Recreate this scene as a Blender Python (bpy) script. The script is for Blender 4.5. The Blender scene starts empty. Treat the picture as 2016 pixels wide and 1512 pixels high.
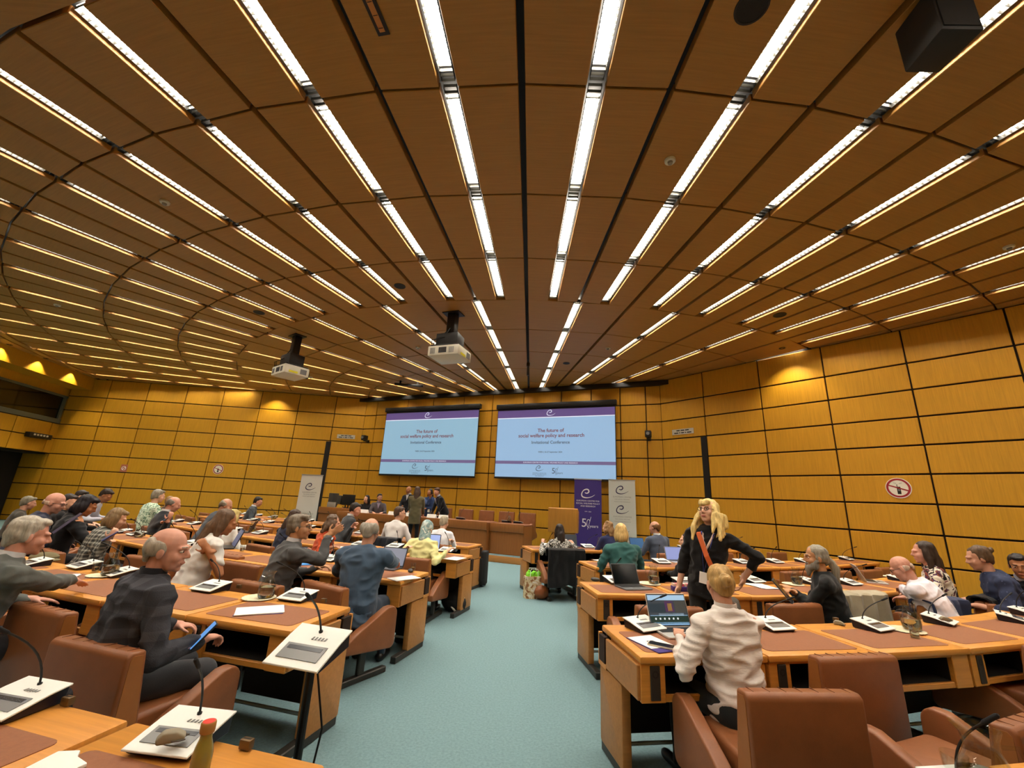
import bpy, bmesh, math, random
from mathutils import Vector, Matrix, Quaternion, noise
random.seed(7)
S = bpy.context.scene
COL = S.collection
rad = math.radians
# ------------------------------------------------------------------ camera
HC, ZC = 1.57, 5.47                      # eye height, ceiling height
FPX, PITCH, ROLL = 818.2, rad(15.62), rad(2.85)
FW = Vector((0, math.cos(PITCH), math.sin(PITCH)))
_r = Vector((1, 0, 0)); _u = _r.cross(FW)
RT = _r*math.cos(ROLL) + _u*math.sin(ROLL)
UP = -_r*math.sin(ROLL) + _u*math.cos(ROLL)
cam = bpy.data.cameras.new('camera'); cam.sensor_width = 36; cam.lens = FPX/2016*36
cam.clip_start = .05; cam.clip_end = 200
camo = bpy.data.objects.new('camera', cam); COL.objects.link(camo)
camo.matrix_world = Matrix(((RT.x, UP.x, -FW.x, 0), (RT.y, UP.y, -FW.y, 0), (RT.z, UP.z, -FW.z, HC), (0, 0, 0, 1)))
S.camera = camo
# ------------------------------------------------------------------ world, exposure
w = bpy.data.worlds.new('world'); S.world = w; w.use_nodes = True
w.node_tree.nodes['Background'].inputs[0].default_value = (.9, .85, .75, 1)
w.node_tree.nodes['Background'].inputs[1].default_value = .0
S.view_settings.view_transform = 'Standard'; S.view_settings.look = 'None'
S.view_settings.gamma = 1; S.view_settings.use_curve_mapping = False
S.view_settings.exposure = 0.0
STRIP = 74.0          # radiance of the fluorescent strips
S.cycles.max_bounces = 6; S.cycles.diffuse_bounces = 4; S.cycles.glossy_bounces = 3
S.cycles.transmission_bounces = 6; S.cycles.transparent_max_bounces = 16
S.cycles.sample_clamp_indirect = 6; S.cycles.caustics_reflective = False; S.cycles.caustics_refractive = False

def ray(px, py):
    return (FW*FPX + RT*(px-1008) + UP*(756-py)).normalized()
def at(px, py, z):                        # pixel -> point on the horizontal plane z
    d = ray(px, py); t = (z-HC)/d.z
    return Vector((d.x*t, d.y*t, z))
def atD(px, py, D):                       # pixel -> point at horizontal distance D
    d = ray(px, py); t = D/math.hypot(d.x, d.y)
    return Vector((d.x*t, d.y*t, HC+d.z*t))
def proj(p):
    v = Vector(p)-Vector((0, 0, HC)); z = v.dot(FW)
    if z <= .05: return (-9999, -9999)
    return (1008+FPX*v.dot(RT)/z, 756-FPX*v.dot(UP)/z)
# ------------------------------------------------------------------ materials
def lin(c):
    if isinstance(c, str):
        c = c.lstrip('#'); c = tuple(int(c[i:i+2], 16)/255 for i in (0, 2, 4))
    return tuple((x/12.92 if x <= .04045 else ((x+.055)/1.055)**2.4) for x in c)
_mats = {}
def mat(name, color='#808080', rough=.5, metal=0, spec=.5, emit=None, estr=0, trans=0, ior=1.45, alpha=1,
        var=0, vscale=8, vstretch=(1, 1, 1), bump=0, bscale=60, bstretch=(1, 1, 1), coat=0, sheen=0, build=None):
    if name in _mats: return _mats[name]
    m = bpy.data.materials.new(name); m.use_nodes = True; nt = m.node_tree; n = nt.nodes; L = nt.links
    b = n['Principled BSDF']; c = lin(color)
    b.inputs['Base Color'].default_value = (*c, 1); b.inputs['Roughness'].default_value = rough
    b.inputs['Metallic'].default_value = metal; b.inputs['Specular IOR Level'].default_value = spec
    b.inputs['IOR'].default_value = ior; b.inputs['Transmission Weight'].default_value = trans
    b.inputs['Alpha'].default_value = alpha
    if coat: b.inputs['Coat Weight'].default_value = coat; b.inputs['Coat Roughness'].default_value = .2
    if sheen: b.inputs['Sheen Weight'].default_value = sheen
    if emit: b.inputs['Emission Color'].default_value = (*lin(emit), 1); b.inputs['Emission Strength'].default_value = estr
    if var or bump or build:
        tc = n.new('ShaderNodeTexCoord'); oi = n.new('ShaderNodeObjectInfo')
        ml = n.new('ShaderNodeVectorMath'); ml.operation = 'SCALE'; ml.inputs[0].default_value = (17, 31, 23); L.new(oi.outputs['Random'], ml.inputs['Scale'])
        ad = n.new('ShaderNodeVectorMath'); ad.operation = 'ADD'; L.new(tc.outputs['Object'], ad.inputs[0]); L.new(ml.outputs[0], ad.inputs[1])
    if var:
        mp = n.new('ShaderNodeMapping'); mp.inputs['Scale'].default_value = vstretch; L.new(ad.outputs[0], mp.inputs[0])
        nz = n.new('ShaderNodeTexNoise'); nz.inputs['Scale'].default_value = vscale; nz.inputs['Detail'].default_value = 5; nz.inputs['Roughness'].default_value = .65
        L.new(mp.outputs[0], nz.inputs['Vector'])
        mx = n.new('ShaderNodeMix'); mx.data_type = 'RGBA'
        mx.inputs['A'].default_value = (*[x*(1-var) for x in c], 1); mx.inputs['B'].default_value = (*[min(1, x*(1+var)) for x in c], 1)
        rmp = n.new('ShaderNodeMapRange'); rmp.inputs[1].default_value = .3; rmp.inputs[2].default_value = .7
        L.new(nz.outputs['Fac'], rmp.inputs[0]); L.new(rmp.outputs[0], mx.inputs['Factor']); L.new(mx.outputs['Result'], b.inputs['Base Color'])
    if bump:
        mp = n.new('ShaderNodeMapping'); mp.inputs['Scale'].default_value = bstretch; L.new(ad.outputs[0], mp.inputs[0])
        nz = n.new('ShaderNodeTexNoise'); nz.inputs['Scale'].default_value = bscale; nz.inputs['Detail'].default_value = 4; L.new(mp.outputs[0], nz.inputs['Vector'])
        bp = n.new('ShaderNodeBump'); bp.inputs['Strength'].default_value = bump; bp.inputs['Distance'].default_value = .01
        L.new(nz.outputs['Fac'], bp.inputs['Height']); L.new(bp.outputs[0], b.inputs['Normal'])
    if build: build(m, n, L, b, ad)
    _mats[name] = m
    return m
def ramp(n, stops, mode='LINEAR'):
    r = n.new('ShaderNodeValToRGB'); r.color_ramp.interpolation = mode; e = r.color_ramp.elements
    while len(e) < len(stops): e.new(.5)
    for i, (p, c) in enumerate(stops): e[i].position = p; e[i].color = (*lin(c), 1)
    return r
def pat_plaid(c1, c2, c3, s):
    def f(m, n, L, b, ad):
        sx = n.new('ShaderNodeSeparateXYZ'); L.new(ad.outputs[0], sx.inputs[0])
        outs = []
        for ax, k in ((0, s), (2, s)):
            mu = n.new('ShaderNodeMath'); mu.operation = 'MULTIPLY'; mu.inputs[1].default_value = k; L.new(sx.outputs[ax], mu.inputs[0])
            fr = n.new('ShaderNodeMath'); fr.operation = 'FRACT'; L.new(mu.outputs[0], fr.inputs[0])
            gt = n.new('ShaderNodeMath'); gt.operation = 'GREATER_THAN'; gt.inputs[1].default_value = .6; L.new(fr.outputs[0], gt.inputs[0]); outs.append(gt)
        sm = n.new('ShaderNodeMath'); sm.operation = 'ADD'; L.new(outs[0].outputs[0], sm.inputs[0]); L.new(outs[1].outputs[0], sm.inputs[1])
        dv = n.new('ShaderNodeMath'); dv.operation = 'MULTIPLY'; dv.inputs[1].default_value = .5; L.new(sm.outputs[0], dv.inputs[0])
        r = ramp(n, [(0, c1), (.5, c2), (1, c3)]); L.new(dv.outputs[0], r.inputs[0]); L.new(r.outputs[0], b.inputs['Base Color'])
    return f
def pat_blobs(stops, scale, stretch=(1, 1, 1)):
    def f(m, n, L, b, ad):
        mp = n.new('ShaderNodeMapping'); mp.inputs['Scale'].default_value = stretch; L.new(ad.outputs[0], mp.inputs[0])
        nz = n.new('ShaderNodeTexNoise'); nz.inputs['Scale'].default_value = scale; nz.inputs['Detail'].default_value = 2; nz.inputs['Distortion'].default_value = 1.2; L.new(mp.outputs[0], nz.inputs['Vector'])
        r = ramp(n, stops, 'CONSTANT'); L.new(nz.outputs['Fac'], r.inputs[0]); L.new(r.outputs[0], b.inputs['Base Color'])
    return f
def pat_dots(bg, fg, scale):
    def f(m, n, L, b, ad):
        v = n.new('ShaderNodeTexVoronoi'); v.inputs['Scale'].default_value = scale; L.new(ad.outputs[0], v.inputs['Vector'])
        r = ramp(n, [(0, fg), (.14, bg)], 'CONSTANT'); L.new(v.outputs['Distance'], r.inputs[0]); L.new(r.outputs[0], b.inputs['Base Color'])
    return f
def wood(name, c, rough=.42, stretch=(30, 30, 1.2), var=.13, spec=.4):
    return mat(name, c, rough, spec=spec, var=var, vscale=1.6, vstretch=stretch, bump=.02, bscale=3, bstretch=stretch)
W_WALL = wood('honey wall veneer', '#be8a22', .45)
W_CEIL = wood('ceiling veneer', '#a47638', .5, (1.2, 30, 30), .1)
W_DESK = wood('desk oak', '#c98a3d', .36, (1.2, 26, 26), .14)
W_EDGE = wood('desk edge oak', '#a9763f', .42, (1.2, 26, 26), .12)
W_POD = wood('podium walnut', '#8f5a2c', .4, (26, 26, 1.2), .13)
W_LECT = wood('lectern oak', '#b07a30', .4, (26, 26, 1.2), .12)
M_BACK = mat('dark joint backing', '#140a05', .8)
M_BLACK = mat('black painted metal', '#0c0c0d', .45)
M_DARK = mat('charcoal steel', '#35332f', .45, metal=.3)
M_VOID = mat('black compartment lining', '#050404', .8)
M_PAD = mat('russet desk leather', '#8a5636', .55, var=.1, vscale=60, bump=.05, bscale=300)
M_LEATH = mat('brown chair leather', '#84512f', .42, spec=.45, var=.12, vscale=6, bump=.06, bscale=180)
M_LEATHE = mat('tan leather gusset', '#98602f', .45, spec=.4, var=.1, vscale=6)
M_STITCH = mat('dark stitching', '#6b4226', .7)
M_RAIL = mat('pale steel rail', '#9fb0b4', .35, metal=.4)
M_WHITE = mat('white plastic', '#dfe2dd', .35)
M_GREYP = mat('grey display glass', '#77797a', .2)
M_LCD = mat('dark lcd', '#2b3038', .2)
M_PAPER = mat('white paper', '#eceae4', .7)
M_LOUV = mat('louvre aluminium', '#6f6d64', .3, metal=.9)
M_TUBE = mat('fluorescent tube light', '#ffffff', .5, emit='#fff4e2', estr=STRIP)
def thin_glass(m, n, L, b, ad):
    out = n['Material Output']; tr = n.new('ShaderNodeBsdfTransparent'); tr.inputs[0].default_value = (.93, .95, .94, 1)
    gl = n.new('ShaderNodeBsdfGlossy'); gl.inputs['Roughness'].default_value = .03; lw = n.new('ShaderNodeLayerWeight'); lw.inputs[0].default_value = .35; pw = n.new('ShaderNodeMath'); pw.operation = 'POWER'; pw.inputs[1].default_value = 2.5; L.new(lw.outputs['Facing'], pw.inputs[0]); fr = n.new('ShaderNodeMath'); fr.operation = 'MULTIPLY_ADD'; fr.inputs[1].default_value = .45; fr.inputs[2].default_value = .05; L.new(pw.outputs[0], fr.inputs[0])
    mx = n.new('ShaderNodeMixShader'); L.new(fr.outputs[0], mx.inputs[0]); L.new(tr.outputs[0], mx.inputs[1]); L.new(gl.outputs[0], mx.inputs[2]); L.new(mx.outputs[0], out.inputs[0])
M_GLASS = mat('clear glass', '#f2f6f4', .03, build=thin_glass)
M_WATER = mat('water', '#f4f8f8', .01, trans=1, ior=1.3)
M_DOILY = mat('cream paper plate', '#d8cfae', .7, bump=.2, bscale=90)
M_CARPET = mat('blue carpet', '#728e94', .95, spec=.1, var=.16, vscale=55, bump=.5, bscale=420)
M_PURP = mat('violet print', '#3a2a78', .6)
M_INK = mat('dark violet ink', '#332a4c', .6)
M_GREYINK = mat('grey ink', '#8c8d88', .7)
M_WINK = mat('white ink', '#e8e6ee', .6)
# ------------------------------------------------------------------ mesh builder
class MB:
    def __init__(s): s.v = []; s.f = []
    def add(s, vs, fs, M=None):
        o = len(s.v)
        s.v += [tuple(M @ Vector(p)) for p in vs] if M else [tuple(p) for p in vs]
        s.f += [tuple(i+o for i in f) for f in fs]
        return s
    def box(s, x0, x1, y0, y1, z0, z1, M=None):
        return s.add([(x0, y0, z0), (x1, y0, z0), (x1, y1, z0), (x0, y1, z0), (x0, y0, z1), (x1, y0, z1), (x1, y1, z1), (x0, y1, z1)],
                     [(0, 3, 2, 1), (4, 5, 6, 7), (0, 1, 5, 4), (1, 2, 6, 5), (2, 3, 7, 6), (3, 0, 4, 7)], M)
    def prism(s, poly, a0, a1, ax='z', M=None):           # extrude a 2D polygon along an axis
        n = len(poly)
        def P(p, a): return (p[0], p[1], a) if ax == 'z' else ((a, p[0], p[1]) if ax == 'x' else (p[0], a, p[1]))
        vs = [P(p, a0) for p in poly]+[P(p, a1) for p in poly]
        fs = [tuple(range(n))[::-1], tuple(range(n, 2*n))]+[(i, (i+1) % n, (i+1) % n+n, i+n) for i in range(n)]
        return s.add(vs, fs, M)
    def tube(s, pts, r, seg=10, M=None, cap=True):
        pts = [Vector(p) for p in pts]; n = len(pts); rs = r if isinstance(r, (list, tuple)) else [r]*n
        vs = []; fs = []; nrm = None
        for i, p in enumerate(pts):
            t = (pts[min(i+1, n-1)]-pts[max(i-1, 0)])
            t = t.normalized() if t.length > 1e-9 else Vector((0, 0, 1))
            if nrm is None:
                nrm = t.cross(Vector((0, 0, 1)) if abs(t.z) < .9 else Vector((1, 0, 0))).normalized()
            nrm = (nrm-t*nrm.dot(t)); nrm = nrm.normalized() if nrm.length > 1e-6 else t.orthogonal().normalized()
            bi = t.cross(nrm)
            for k in range(seg):
                a = 2*math.pi*k/seg; vs.append(p+(nrm*math.cos(a)+bi*math.sin(a))*rs[i])
        for i in range(n-1):
            for k in range(seg):
                k2 = (k+1) % seg; fs.append((i*seg+k, i*seg+k2, (i+1)*seg+k2, (i+1)*seg+k))
        if cap: fs.append(tuple(range(seg))[::-1]); fs.append(tuple((n-1)*seg+k for k in range(seg)))
        return s.add(vs, fs, M)
    def lathe(s, prof, seg=24, M=None, close=False):
        n = len(prof); vs = []; fs = []
        for (r, z) in prof:
            for k in range(seg):
                a = 2*math.pi*k/seg; vs.append((r*math.cos(a), r*math.sin(a), z))
        m = n if close else n-1
        for i in range(m):
            j = (i+1) % n
            for k in range(seg):
                k2 = (k+1) % seg; fs.append((i*seg+k, i*seg+k2, j*seg+k2, j*seg+k))
        if not close:
            fs.append(tuple(range(seg))[::-1]); fs.append(tuple((n-1)*seg+k for k in range(seg)))
        return s.add(vs, fs, M)
    def ell(s, c, r, seg=14, ring=9, M=None):
        c = Vector(c); r = (r, r, r) if not isinstance(r, (tuple, list)) else r
        vs = [(c.x, c.y, c.z-r[2])]; fs = []
        for i in range(1, ring):
            th = math.pi*i/ring
            for k in range(seg):
                a = 2*math.pi*k/seg; vs.append((c.x+r[0]*math.sin(th)*math.cos(a), c.y+r[1]*math.sin(th)*math.sin(a), c.z-r[2]*math.cos(th)))
        vs.append((c.x, c.y, c.z+r[2])); last = len(vs)-1
        for k in range(seg):
            k2 = (k+1) % seg; fs.append((0, 1+k2, 1+k)); b = 1+(ring-2)*seg; fs.append((b+k, b+k2, last))
        for i in range(ring-2):
            for k in range(seg):
                k2 = (k+1) % seg; a = 1+i*seg; fs.append((a+k, a+k2, a+seg+k2, a+seg+k))
        return s.add(vs, fs, M)
    def cap(s, a, b, ra, rb=None, M=None, seg=12):         # tapered capsule
        rb = ra if rb is None else rb; a = Vector(a); b = Vector(b); d = b-a; L = d.length
        if L < 1e-6: return s.ell(a, ra, M=M)
        d /= L; pts = []; rs = []
        for t in (-.98, -.7, -.35, 0): pts.append(a+d*ra*t); rs.append(ra*math.sqrt(max(.02, 1-t*t)))
        for t in (0, .35, .7, .98): pts.append(b+d*rb*t); rs.append(rb*math.sqrt(max(.02, 1-t*t)))
        return s.tube(pts, rs, seg, M)
    def loft(s, rings, seg=20, M=None, p=2.4):              # rings: (x, y, z, a, b)
        vs = []; fs = []
        for (x, y, z, a, b) in rings:
            for k in range(seg):
                t = 2*math.pi*k/seg; ct, st = math.cos(t), math.sin(t)
                vs.append((x+a*math.copysign(abs(ct)**(2/p), ct), y+b*math.copysign(abs(st)**(2/p), st), z))
        for i in range(len(rings)-1):
            for k in range(seg):
                k2 = (k+1) % seg; fs.append((i*seg+k, i*seg+k2, (i+1)*seg+k2, (i+1)*seg+k))
        fs.append(tuple(range(seg))[::-1]); fs.append(tuple((len(rings)-1)*seg+k for k in range(seg)))
        return s.add(vs, fs, M)
    def mesh(s, name, m=None, bevel=0, bseg=2, smooth=True, angle=35):
        me = bpy.data.meshes.new(name); me.from_pydata(s.v, [], s.f)
        if bevel:
            bm = bmesh.new(); bm.from_mesh(me); bmesh.ops.recalc_face_normals(bm, faces=bm.faces)
            ed = [e for e in bm.edges if len(e.link_faces) == 2 and e.calc_face_angle(0) > rad(25)]
            bmesh.ops.bevel(bm, geom=ed, offset=bevel, segments=bseg, affect='EDGES', profile=.5, clamp_overlap=True)
            bm.to_mesh(me); bm.free()
        if m: me.materials.append(m)
        if smooth: me.shade_smooth(); me.set_sharp_from_angle(angle=rad(angle))
        me.update()
        return me
    def obj(s, name, m, parent=None, **k): return link(name, s.mesh(name, m, **k), parent)
def rrect(x0, x1, y0, y1, r, n=4):
    P = []
    for cx, cy, a0 in ((x1-r, y1-r, 0), (x0+r, y1-r, 90), (x0+r, y0+r, 180), (x1-r, y0+r, 270)):
        for i in range(n+1):
            a = rad(a0+90*i/n); P.append((cx+r*math.cos(a), cy+r*math.sin(a)))
    return P
def link(name, me, parent=None, loc=None, rz=None):
    o = bpy.data.objects.new(name, me); COL.objects.link(o)
    if parent: o.parent = parent
    if loc is not None: o.location = loc
    if rz is not None: o.rotation_euler = (0, 0, rz)
    return o
def tag(o, label=None, cat=None, group=None, kind=None):
    if label: o['label'] = label
    if cat: o['category'] = cat
    if group: o['group'] = group
    if kind: o['kind'] = kind
    return o
def thing(name, label, cat, loc=(0, 0, 0), rz=0, group=None):
    o = bpy.data.objects.new(name, None); COL.objects.link(o); o.empty_display_size = .1
    o.location = loc; o.rotation_euler = (0, 0, rz)
    return tag(o, label, cat, group)
def copy_tree(o, loc=None, rz=None, label=None, parent=None):
    c = o.copy(); COL.objects.link(c)
    if parent: c.parent = parent
    if loc is not None: c.location = loc
    if rz is not None: c.rotation_euler = (0, 0, rz)
    if label: c['label'] = label
    for ch in o.children: copy_tree(ch, parent=c)
    return c
ORD = ['first', 'second', 'third', 'fourth', 'fifth', 'sixth', 'seventh', 'eighth', 'ninth', 'tenth', 'eleventh', 'twelfth', 'thirteenth', 'fourteenth', 'fifteenth', 'sixteenth', 'seventeenth', 'eighteenth', 'nineteenth', 'twentieth']
TEXTS = []
def text(body, size, m, parent, M, align='CENTER', name='lettering', bold=0):
    cu = bpy.data.curves.new(name, 'FONT'); cu.body = body; cu.size = size; cu.align_x = align; cu.align_y = 'CENTER'
    cu.extrude = .0008; cu.offset = bold; cu.resolution_u = 3; cu.space_line = .95
    o = bpy.data.objects.new(name, cu); COL.objects.link(o); o.parent = parent; o.matrix_local = M; cu.materials.append(m)
    TEXTS.append(o)
    return o
# ------------------------------------------------------------------ room shell
def vec2(x, y): return Vector((x, y, 0))
PL, PLC, PRC, PR, PB1, PB2 = vec2(-17.54, 16.25), vec2(-6.155, 17.47), vec2(4.741, 12.77), vec2(10.6, 5.05), vec2(11.3, -2.2), vec2(-13.06, -2.2)
ROOM = [PL, PLC, PRC, PR, PB1, PB2]
def inside(x, y, m=0):
    n = len(ROOM)
    for i in range(n):
        a, b = ROOM[i], ROOM[(i+1) % n]; d = (b-a).normalized()
        if (y-a.y)*d.x-(x-a.x)*d.y > m: return False
    return True
fl = MB(); fl.v = [(-19.5, -4.7, 0), (12, -4.7, 0), (12, 19, 0), (-19.5, 19, 0)]; fl.f = [(0, 1, 2, 3)]
tag(fl.obj('floor', M_CARPET), kind='structure')
ROWZ = [0, .182, .749, 1.316, 1.883, 2.45, 3.017, 3.584, 4.151, 4.718, ZC]
_pan = {}
def panel_mesh(w_, h_, m=W_WALL):
    k = (round(w_, 3), round(h_, 3), m.name)
    if k not in _pan:
        _pan[k] = MB().box(.015, w_-.015, -.045, 0, .017, h_-.017).mesh('wall_panel', m, bevel=.006, bseg=1)
    return _pan[k]
def s_on(A, B, px, py):                   # distance along wall A-B where the sight line meets it
    d = ray(px, py); u = (B-A).normalized(); n = Vector((-u.y, u.x, 0))
    t = A.dot(n)/(d.x*n.x+d.y*n.y)
    return (Vector((d.x*t, d.y*t, 0))-A).dot(u)
def wall(name, A, B, joints, zs=ROWZ, top=ZC+.15, m=W_WALL, z0=0):
    u = (B-A).normalized(); L = (B-A).length; rz = math.atan2(u.y, u.x)
    bk = MB().box(0, L, 0, .12, z0, top).obj(name, M_BACK); bk.location = A; bk.rotation_euler = (0, 0, rz); tag(bk, kind='structure')
    js = [0]+[j for j in joints if .2 < j < L-.2]+[L]
    for i in range(len(js)-1):
        for k in range(len(zs)-1):
            link('wall_panel', panel_mesh(js[i+1]-js[i], zs[k+1]-zs[k], m), bk, (js[i], 0, zs[k]))
    return bk, rz, u, L
jl = sorted(s_on(PL, PLC, *p) for p in [(659, 816), (587, 808), (512, 803), (437, 799), (364, 796), (288, 792), (212, 785), (128, 807)])
jf = sorted(s_on(PLC, PRC, *p) for p in [(724, 950), (787, 950), (839, 950), (901, 960), (961, 960), (1025, 965), (1103, 970), (1165, 965), (1225, 960), (1278, 960)])
jr = sorted(s_on(PRC, PR, *p) for p in [(1386, 782), (1497, 763), (1624.5, 744), (1786, 719), (1995, 675)])
ul = (PLC-PL).normalized(); PLX = PL-ul*1.4
wl, rzl, ul, _ = wall('wall_left', PLX, PLC, [1.4]+[j+1.4 for j in jl])
wf, rzf, uf, _ = wall('wall_front', PLC, PRC, jf)
wr, rzr, ur, _ = wall('wall_right', PRC, PR, jr)
tag(MB().box(0, (PB1-PR).length, 0, .12, 0, ZC+.1).obj('wall_side', W_WALL), kind='structure')
o = bpy.data.objects['wall_side']; o.location = PR; o.rotation_euler = (0, 0, math.atan2((PB1-PR).y, (PB1-PR).x))
tag(MB().box(PB2.x, PB1.x, -2.32, -2.2, 0, ZC+.1).obj('wall_back', W_WALL), kind='structure')
# the interpreters' booth wall with its dark window, overhanging a recess painted black for its shade
BA, BB = PB2, PL
wb, rzb, ub, LB = wall('wall_booth', BA, BB, [1.55*i for i in range(1, 14)], [2.45, 3.017, 3.584], 3.6, z0=2.45)
up_ = MB().box(0, LB, 0, .1, 4.66, ZC+.1).obj('wall_booth_upper', W_WALL); up_.location = BA; up_.rotation_euler = (0, 0, rzb); tag(up_, kind='structure')
bw = MB().box(0, LB, .02, .06, 3.6, 4.66).obj('window_1', mat('dark booth glass', '#0b0e0d', .08, spec=.6)); bw.location = BA; bw.rotation_euler = (0, 0, rzb); tag(bw, kind='structure')
MB().box(0, LB, -.05, .02, 3.6, 3.76).obj('window_sill', mat('grey green frame', '#5d6050', .5), bw)
MB().box(0, LB, -.03, .02, 4.6, 4.68).obj('window_frame', mat('grey green frame'), bw)
for sx in (LB-.2, LB-3.6, LB-7):
    MB().box(sx, sx+.12, -.03, .02, 3.76, 4.6).obj('mullion', mat('grey green frame'), bw)
rc = MB().box(0, LB, .8, .9, 0, 2.45).box(0, LB, .1, .9, 2.4, 2.46).obj('wall_recess', mat('painted recess shade', '#0d0a09', .8)); rc.location = BA; rc.rotation_euler = (0, 0, rzb); tag(rc, kind='structure')  # near-black colour stands in for the shade under the overhang
bl = MB().box(0, LB, -.75, 0, 4.98, 5.02).box(0, LB, -.78, -.74, 4.98, ZC).obj('trim_1', W_WALL); bl.location = BA; bl.rotation_euler = (0, 0, rzb); tag(bl, kind='structure')
# tall black door gaps in the side walls, black curtain rail under the ceiling
def strip(name, A, u, rz, s, wid, z0, z1):
    o = MB().box(s-wid/2, s+wid/2, -.06, -.02, z0, z1).obj(name, M_BLACK); o.location = A; o.rotation_euler = (0, 0, rz); tag(o, kind='structure')
strip('trim_2', PL, ul, rzl, s_on(PL, PLC, 643, 900), .2, .1, 3.55)
strip('trim_3', PRC, ur, rzr, s_on(PRC, PR, 1390, 900), .17, .1, 3.57)
o = MB().box(-.3, (PRC-PLC).length+.5, -.2, -.02, ZC-.16, ZC-.02).obj('trim_4', M_BLACK); o.location = PLC; o.rotation_euler = (0, 0, rzf); tag(o, kind='structure')
# ------------------------------------------------------------------ fan-shaped ceiling
CX, CY, DT, PH, R0, DR = .898, 19.394, rad(5.096), rad(-3.339), 16.293, 1.5028
ceil = MB(); ceil.v = [(-19.5, -4.7, ZC+.16), (12, -4.7, ZC+.16), (12, 19, ZC+.16), (-19.5, 19, ZC+.16)]; ceil.f = [(3, 2, 1, 0)]
ceil = tag(ceil.obj('ceiling', mat('black ceiling void', '#0a0807', .8)), kind='structure')
CH = .095
def cpanel(side, ra, rb, dt):
    y0, y1 = rb+.012, ra-.012; xo = lambda r: r*math.tan(dt/2)-.035
    P = [(CH, y0), (xo(y0), y0), (xo(y1), y1), (CH, y1)]
    if side < 0: P = [(-x, y) for x, y in P][::-1]
    return MB().prism(P, 0, .1).mesh('ceiling_panel', W_CEIL, bevel=.006, bseg=1)
REND = 17.45
def strip_mesh(ra, rb):
    y0, y1 = rb+.15, ra-(.15 if ra < REND else .03)
    t = MB().box(-.06, .06, y0, y1, .092, .1).mesh('tube', M_TUBE)
    q = MB(); n = 22
    for i in range(n+1):
        y = rb+.03+(ra-rb-.06)*i/n; q.box(-.066, .066, y-.0015, y+.0015, .052, .088)
    rl = MB()
    for x in (-.068, .066): rl.box(x, x+.002, rb+.03, ra-.03, .05, .1)
    return t, q.mesh('louvre', M_LOUV, smooth=False), rl.mesh('side_rails', mat('dark reflector rail', '#191714', .6), smooth=False)
def vis(p, m=60):
    x, y = proj(p); return -m < x < 2016+m and -m < y < 1512+m
lights = []; hidden_p = MB(); hidden_l = MB(); NP = 0
for j in range(-1, 8):
    ra, rb = min(REND, R0-DR*j), R0-DR*(j+1); outer = j < 3; dt = DT if outer else 2*DT
    if j >= 3 and ra < 3: break
    pm = {s: cpanel(s, ra, rb, dt) for s in (-1, 1)}; tm, lm, rm_ = strip_mesh(ra, rb)
    for k in range(-19, 13):
        if outer: a = PH+(k+.5)*DT
        else:
            if k % 2 == 0: continue
            a = PH+k*DT
        rm = (ra+rb)/2; c = (CX+rm*math.sin(a), CY-rm*math.cos(a))
        if not inside(*c, .75): continue
        rz = a+math.pi; Mx = Matrix.Translation((CX, CY, ZC)) @ Matrix.Rotation(rz, 4, 'Z')
        hh = rm*math.tan(dt/2)
        seen = any(vis((CX+r*math.sin(a)+t*hh*math.cos(a), CY-r*math.cos(a)+t*hh*math.sin(a), ZC)) for r in (ra, rm, rb) for t in (-1, 0, 1))
        if seen and inside(*c, .35):
            for s in (-1, 1):
                link('ceiling_panel', pm[s], ceil, (CX, CY, ZC), rz); NP += 1
        else:
            for s in (-1, 1): hidden_p.add([tuple(v.co) for v in pm[s].vertices], [tuple(p.vertices) for p in pm[s].polygons], Mx)
        seenl = any(vis((CX+r*math.sin(a), CY-r*math.cos(a), ZC), 20) for r in (ra, rm, rb))
        if not inside(*c, .1): continue
        if seenl: lights.append((j, k, a, rz, tm, (lm, rm_)))
        else: hidden_l.add([tuple(v.co) for v in tm.vertices], [tuple(p.vertices) for p in tm.polygons], Mx)
tr_ = MB()
for k in range(-19, 13):
    a0 = PH+k*DT; Mx = Matrix.Translation((CX, CY, ZC)) @ Matrix.Rotation(a0+DT/2+math.pi, 4, 'Z')
    if inside(CX+17.6*math.sin(a0+DT/2), CY-17.6*math.cos(a0+DT/2), .5):
        x0, x1 = 17.48*math.tan(DT/2), 17.66*math.tan(DT/2); tr_.prism([(-x0, 17.48), (x0, 17.48), (x1, 17.66), (-x1, 17.66)], -.02, .1, M=Mx)
    x0, x1 = 17.76*math.tan(DT/2)-.02, 24.5*math.tan(DT/2)-.02
    if inside(CX+18.2*math.sin(a0+DT/2), CY-18.2*math.cos(a0+DT/2), .5): hidden_p.prism([(-x0, 17.76), (x0, 17.76), (x1, 24.5), (-x1, 24.5)], 0, .1, M=Mx)
for k in range(-16, 10, 2):
    a0 = PH+(k+.5)*DT; Mx = Matrix.Translation((CX, CY, ZC)) @ Matrix.Rotation(a0+math.pi, 4, 'Z')
    for r_ in (18.7, 20.2):
        if inside(CX+(r_+.6)*math.sin(a0), CY-(r_+.6)*math.cos(a0), -.7): hidden_l.box(-.06, .06, r_, r_+1.2, -.012, -.002, Mx)  # unseen tubes added behind the viewer to brighten the foreground
tag(tr_.obj('trim_5', W_CEIL, smooth=False), kind='structure')
o = hidden_p.obj('ceiling_panel', W_CEIL, ceil, smooth=False); o['kind'] = 'stuff'
o = hidden_l.obj('unseen_ceiling_tubes', M_TUBE); tag(o, 'unseen fluorescent tubes, those behind the viewer added to light the foreground', 'ceiling light', kind='stuff')
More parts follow.
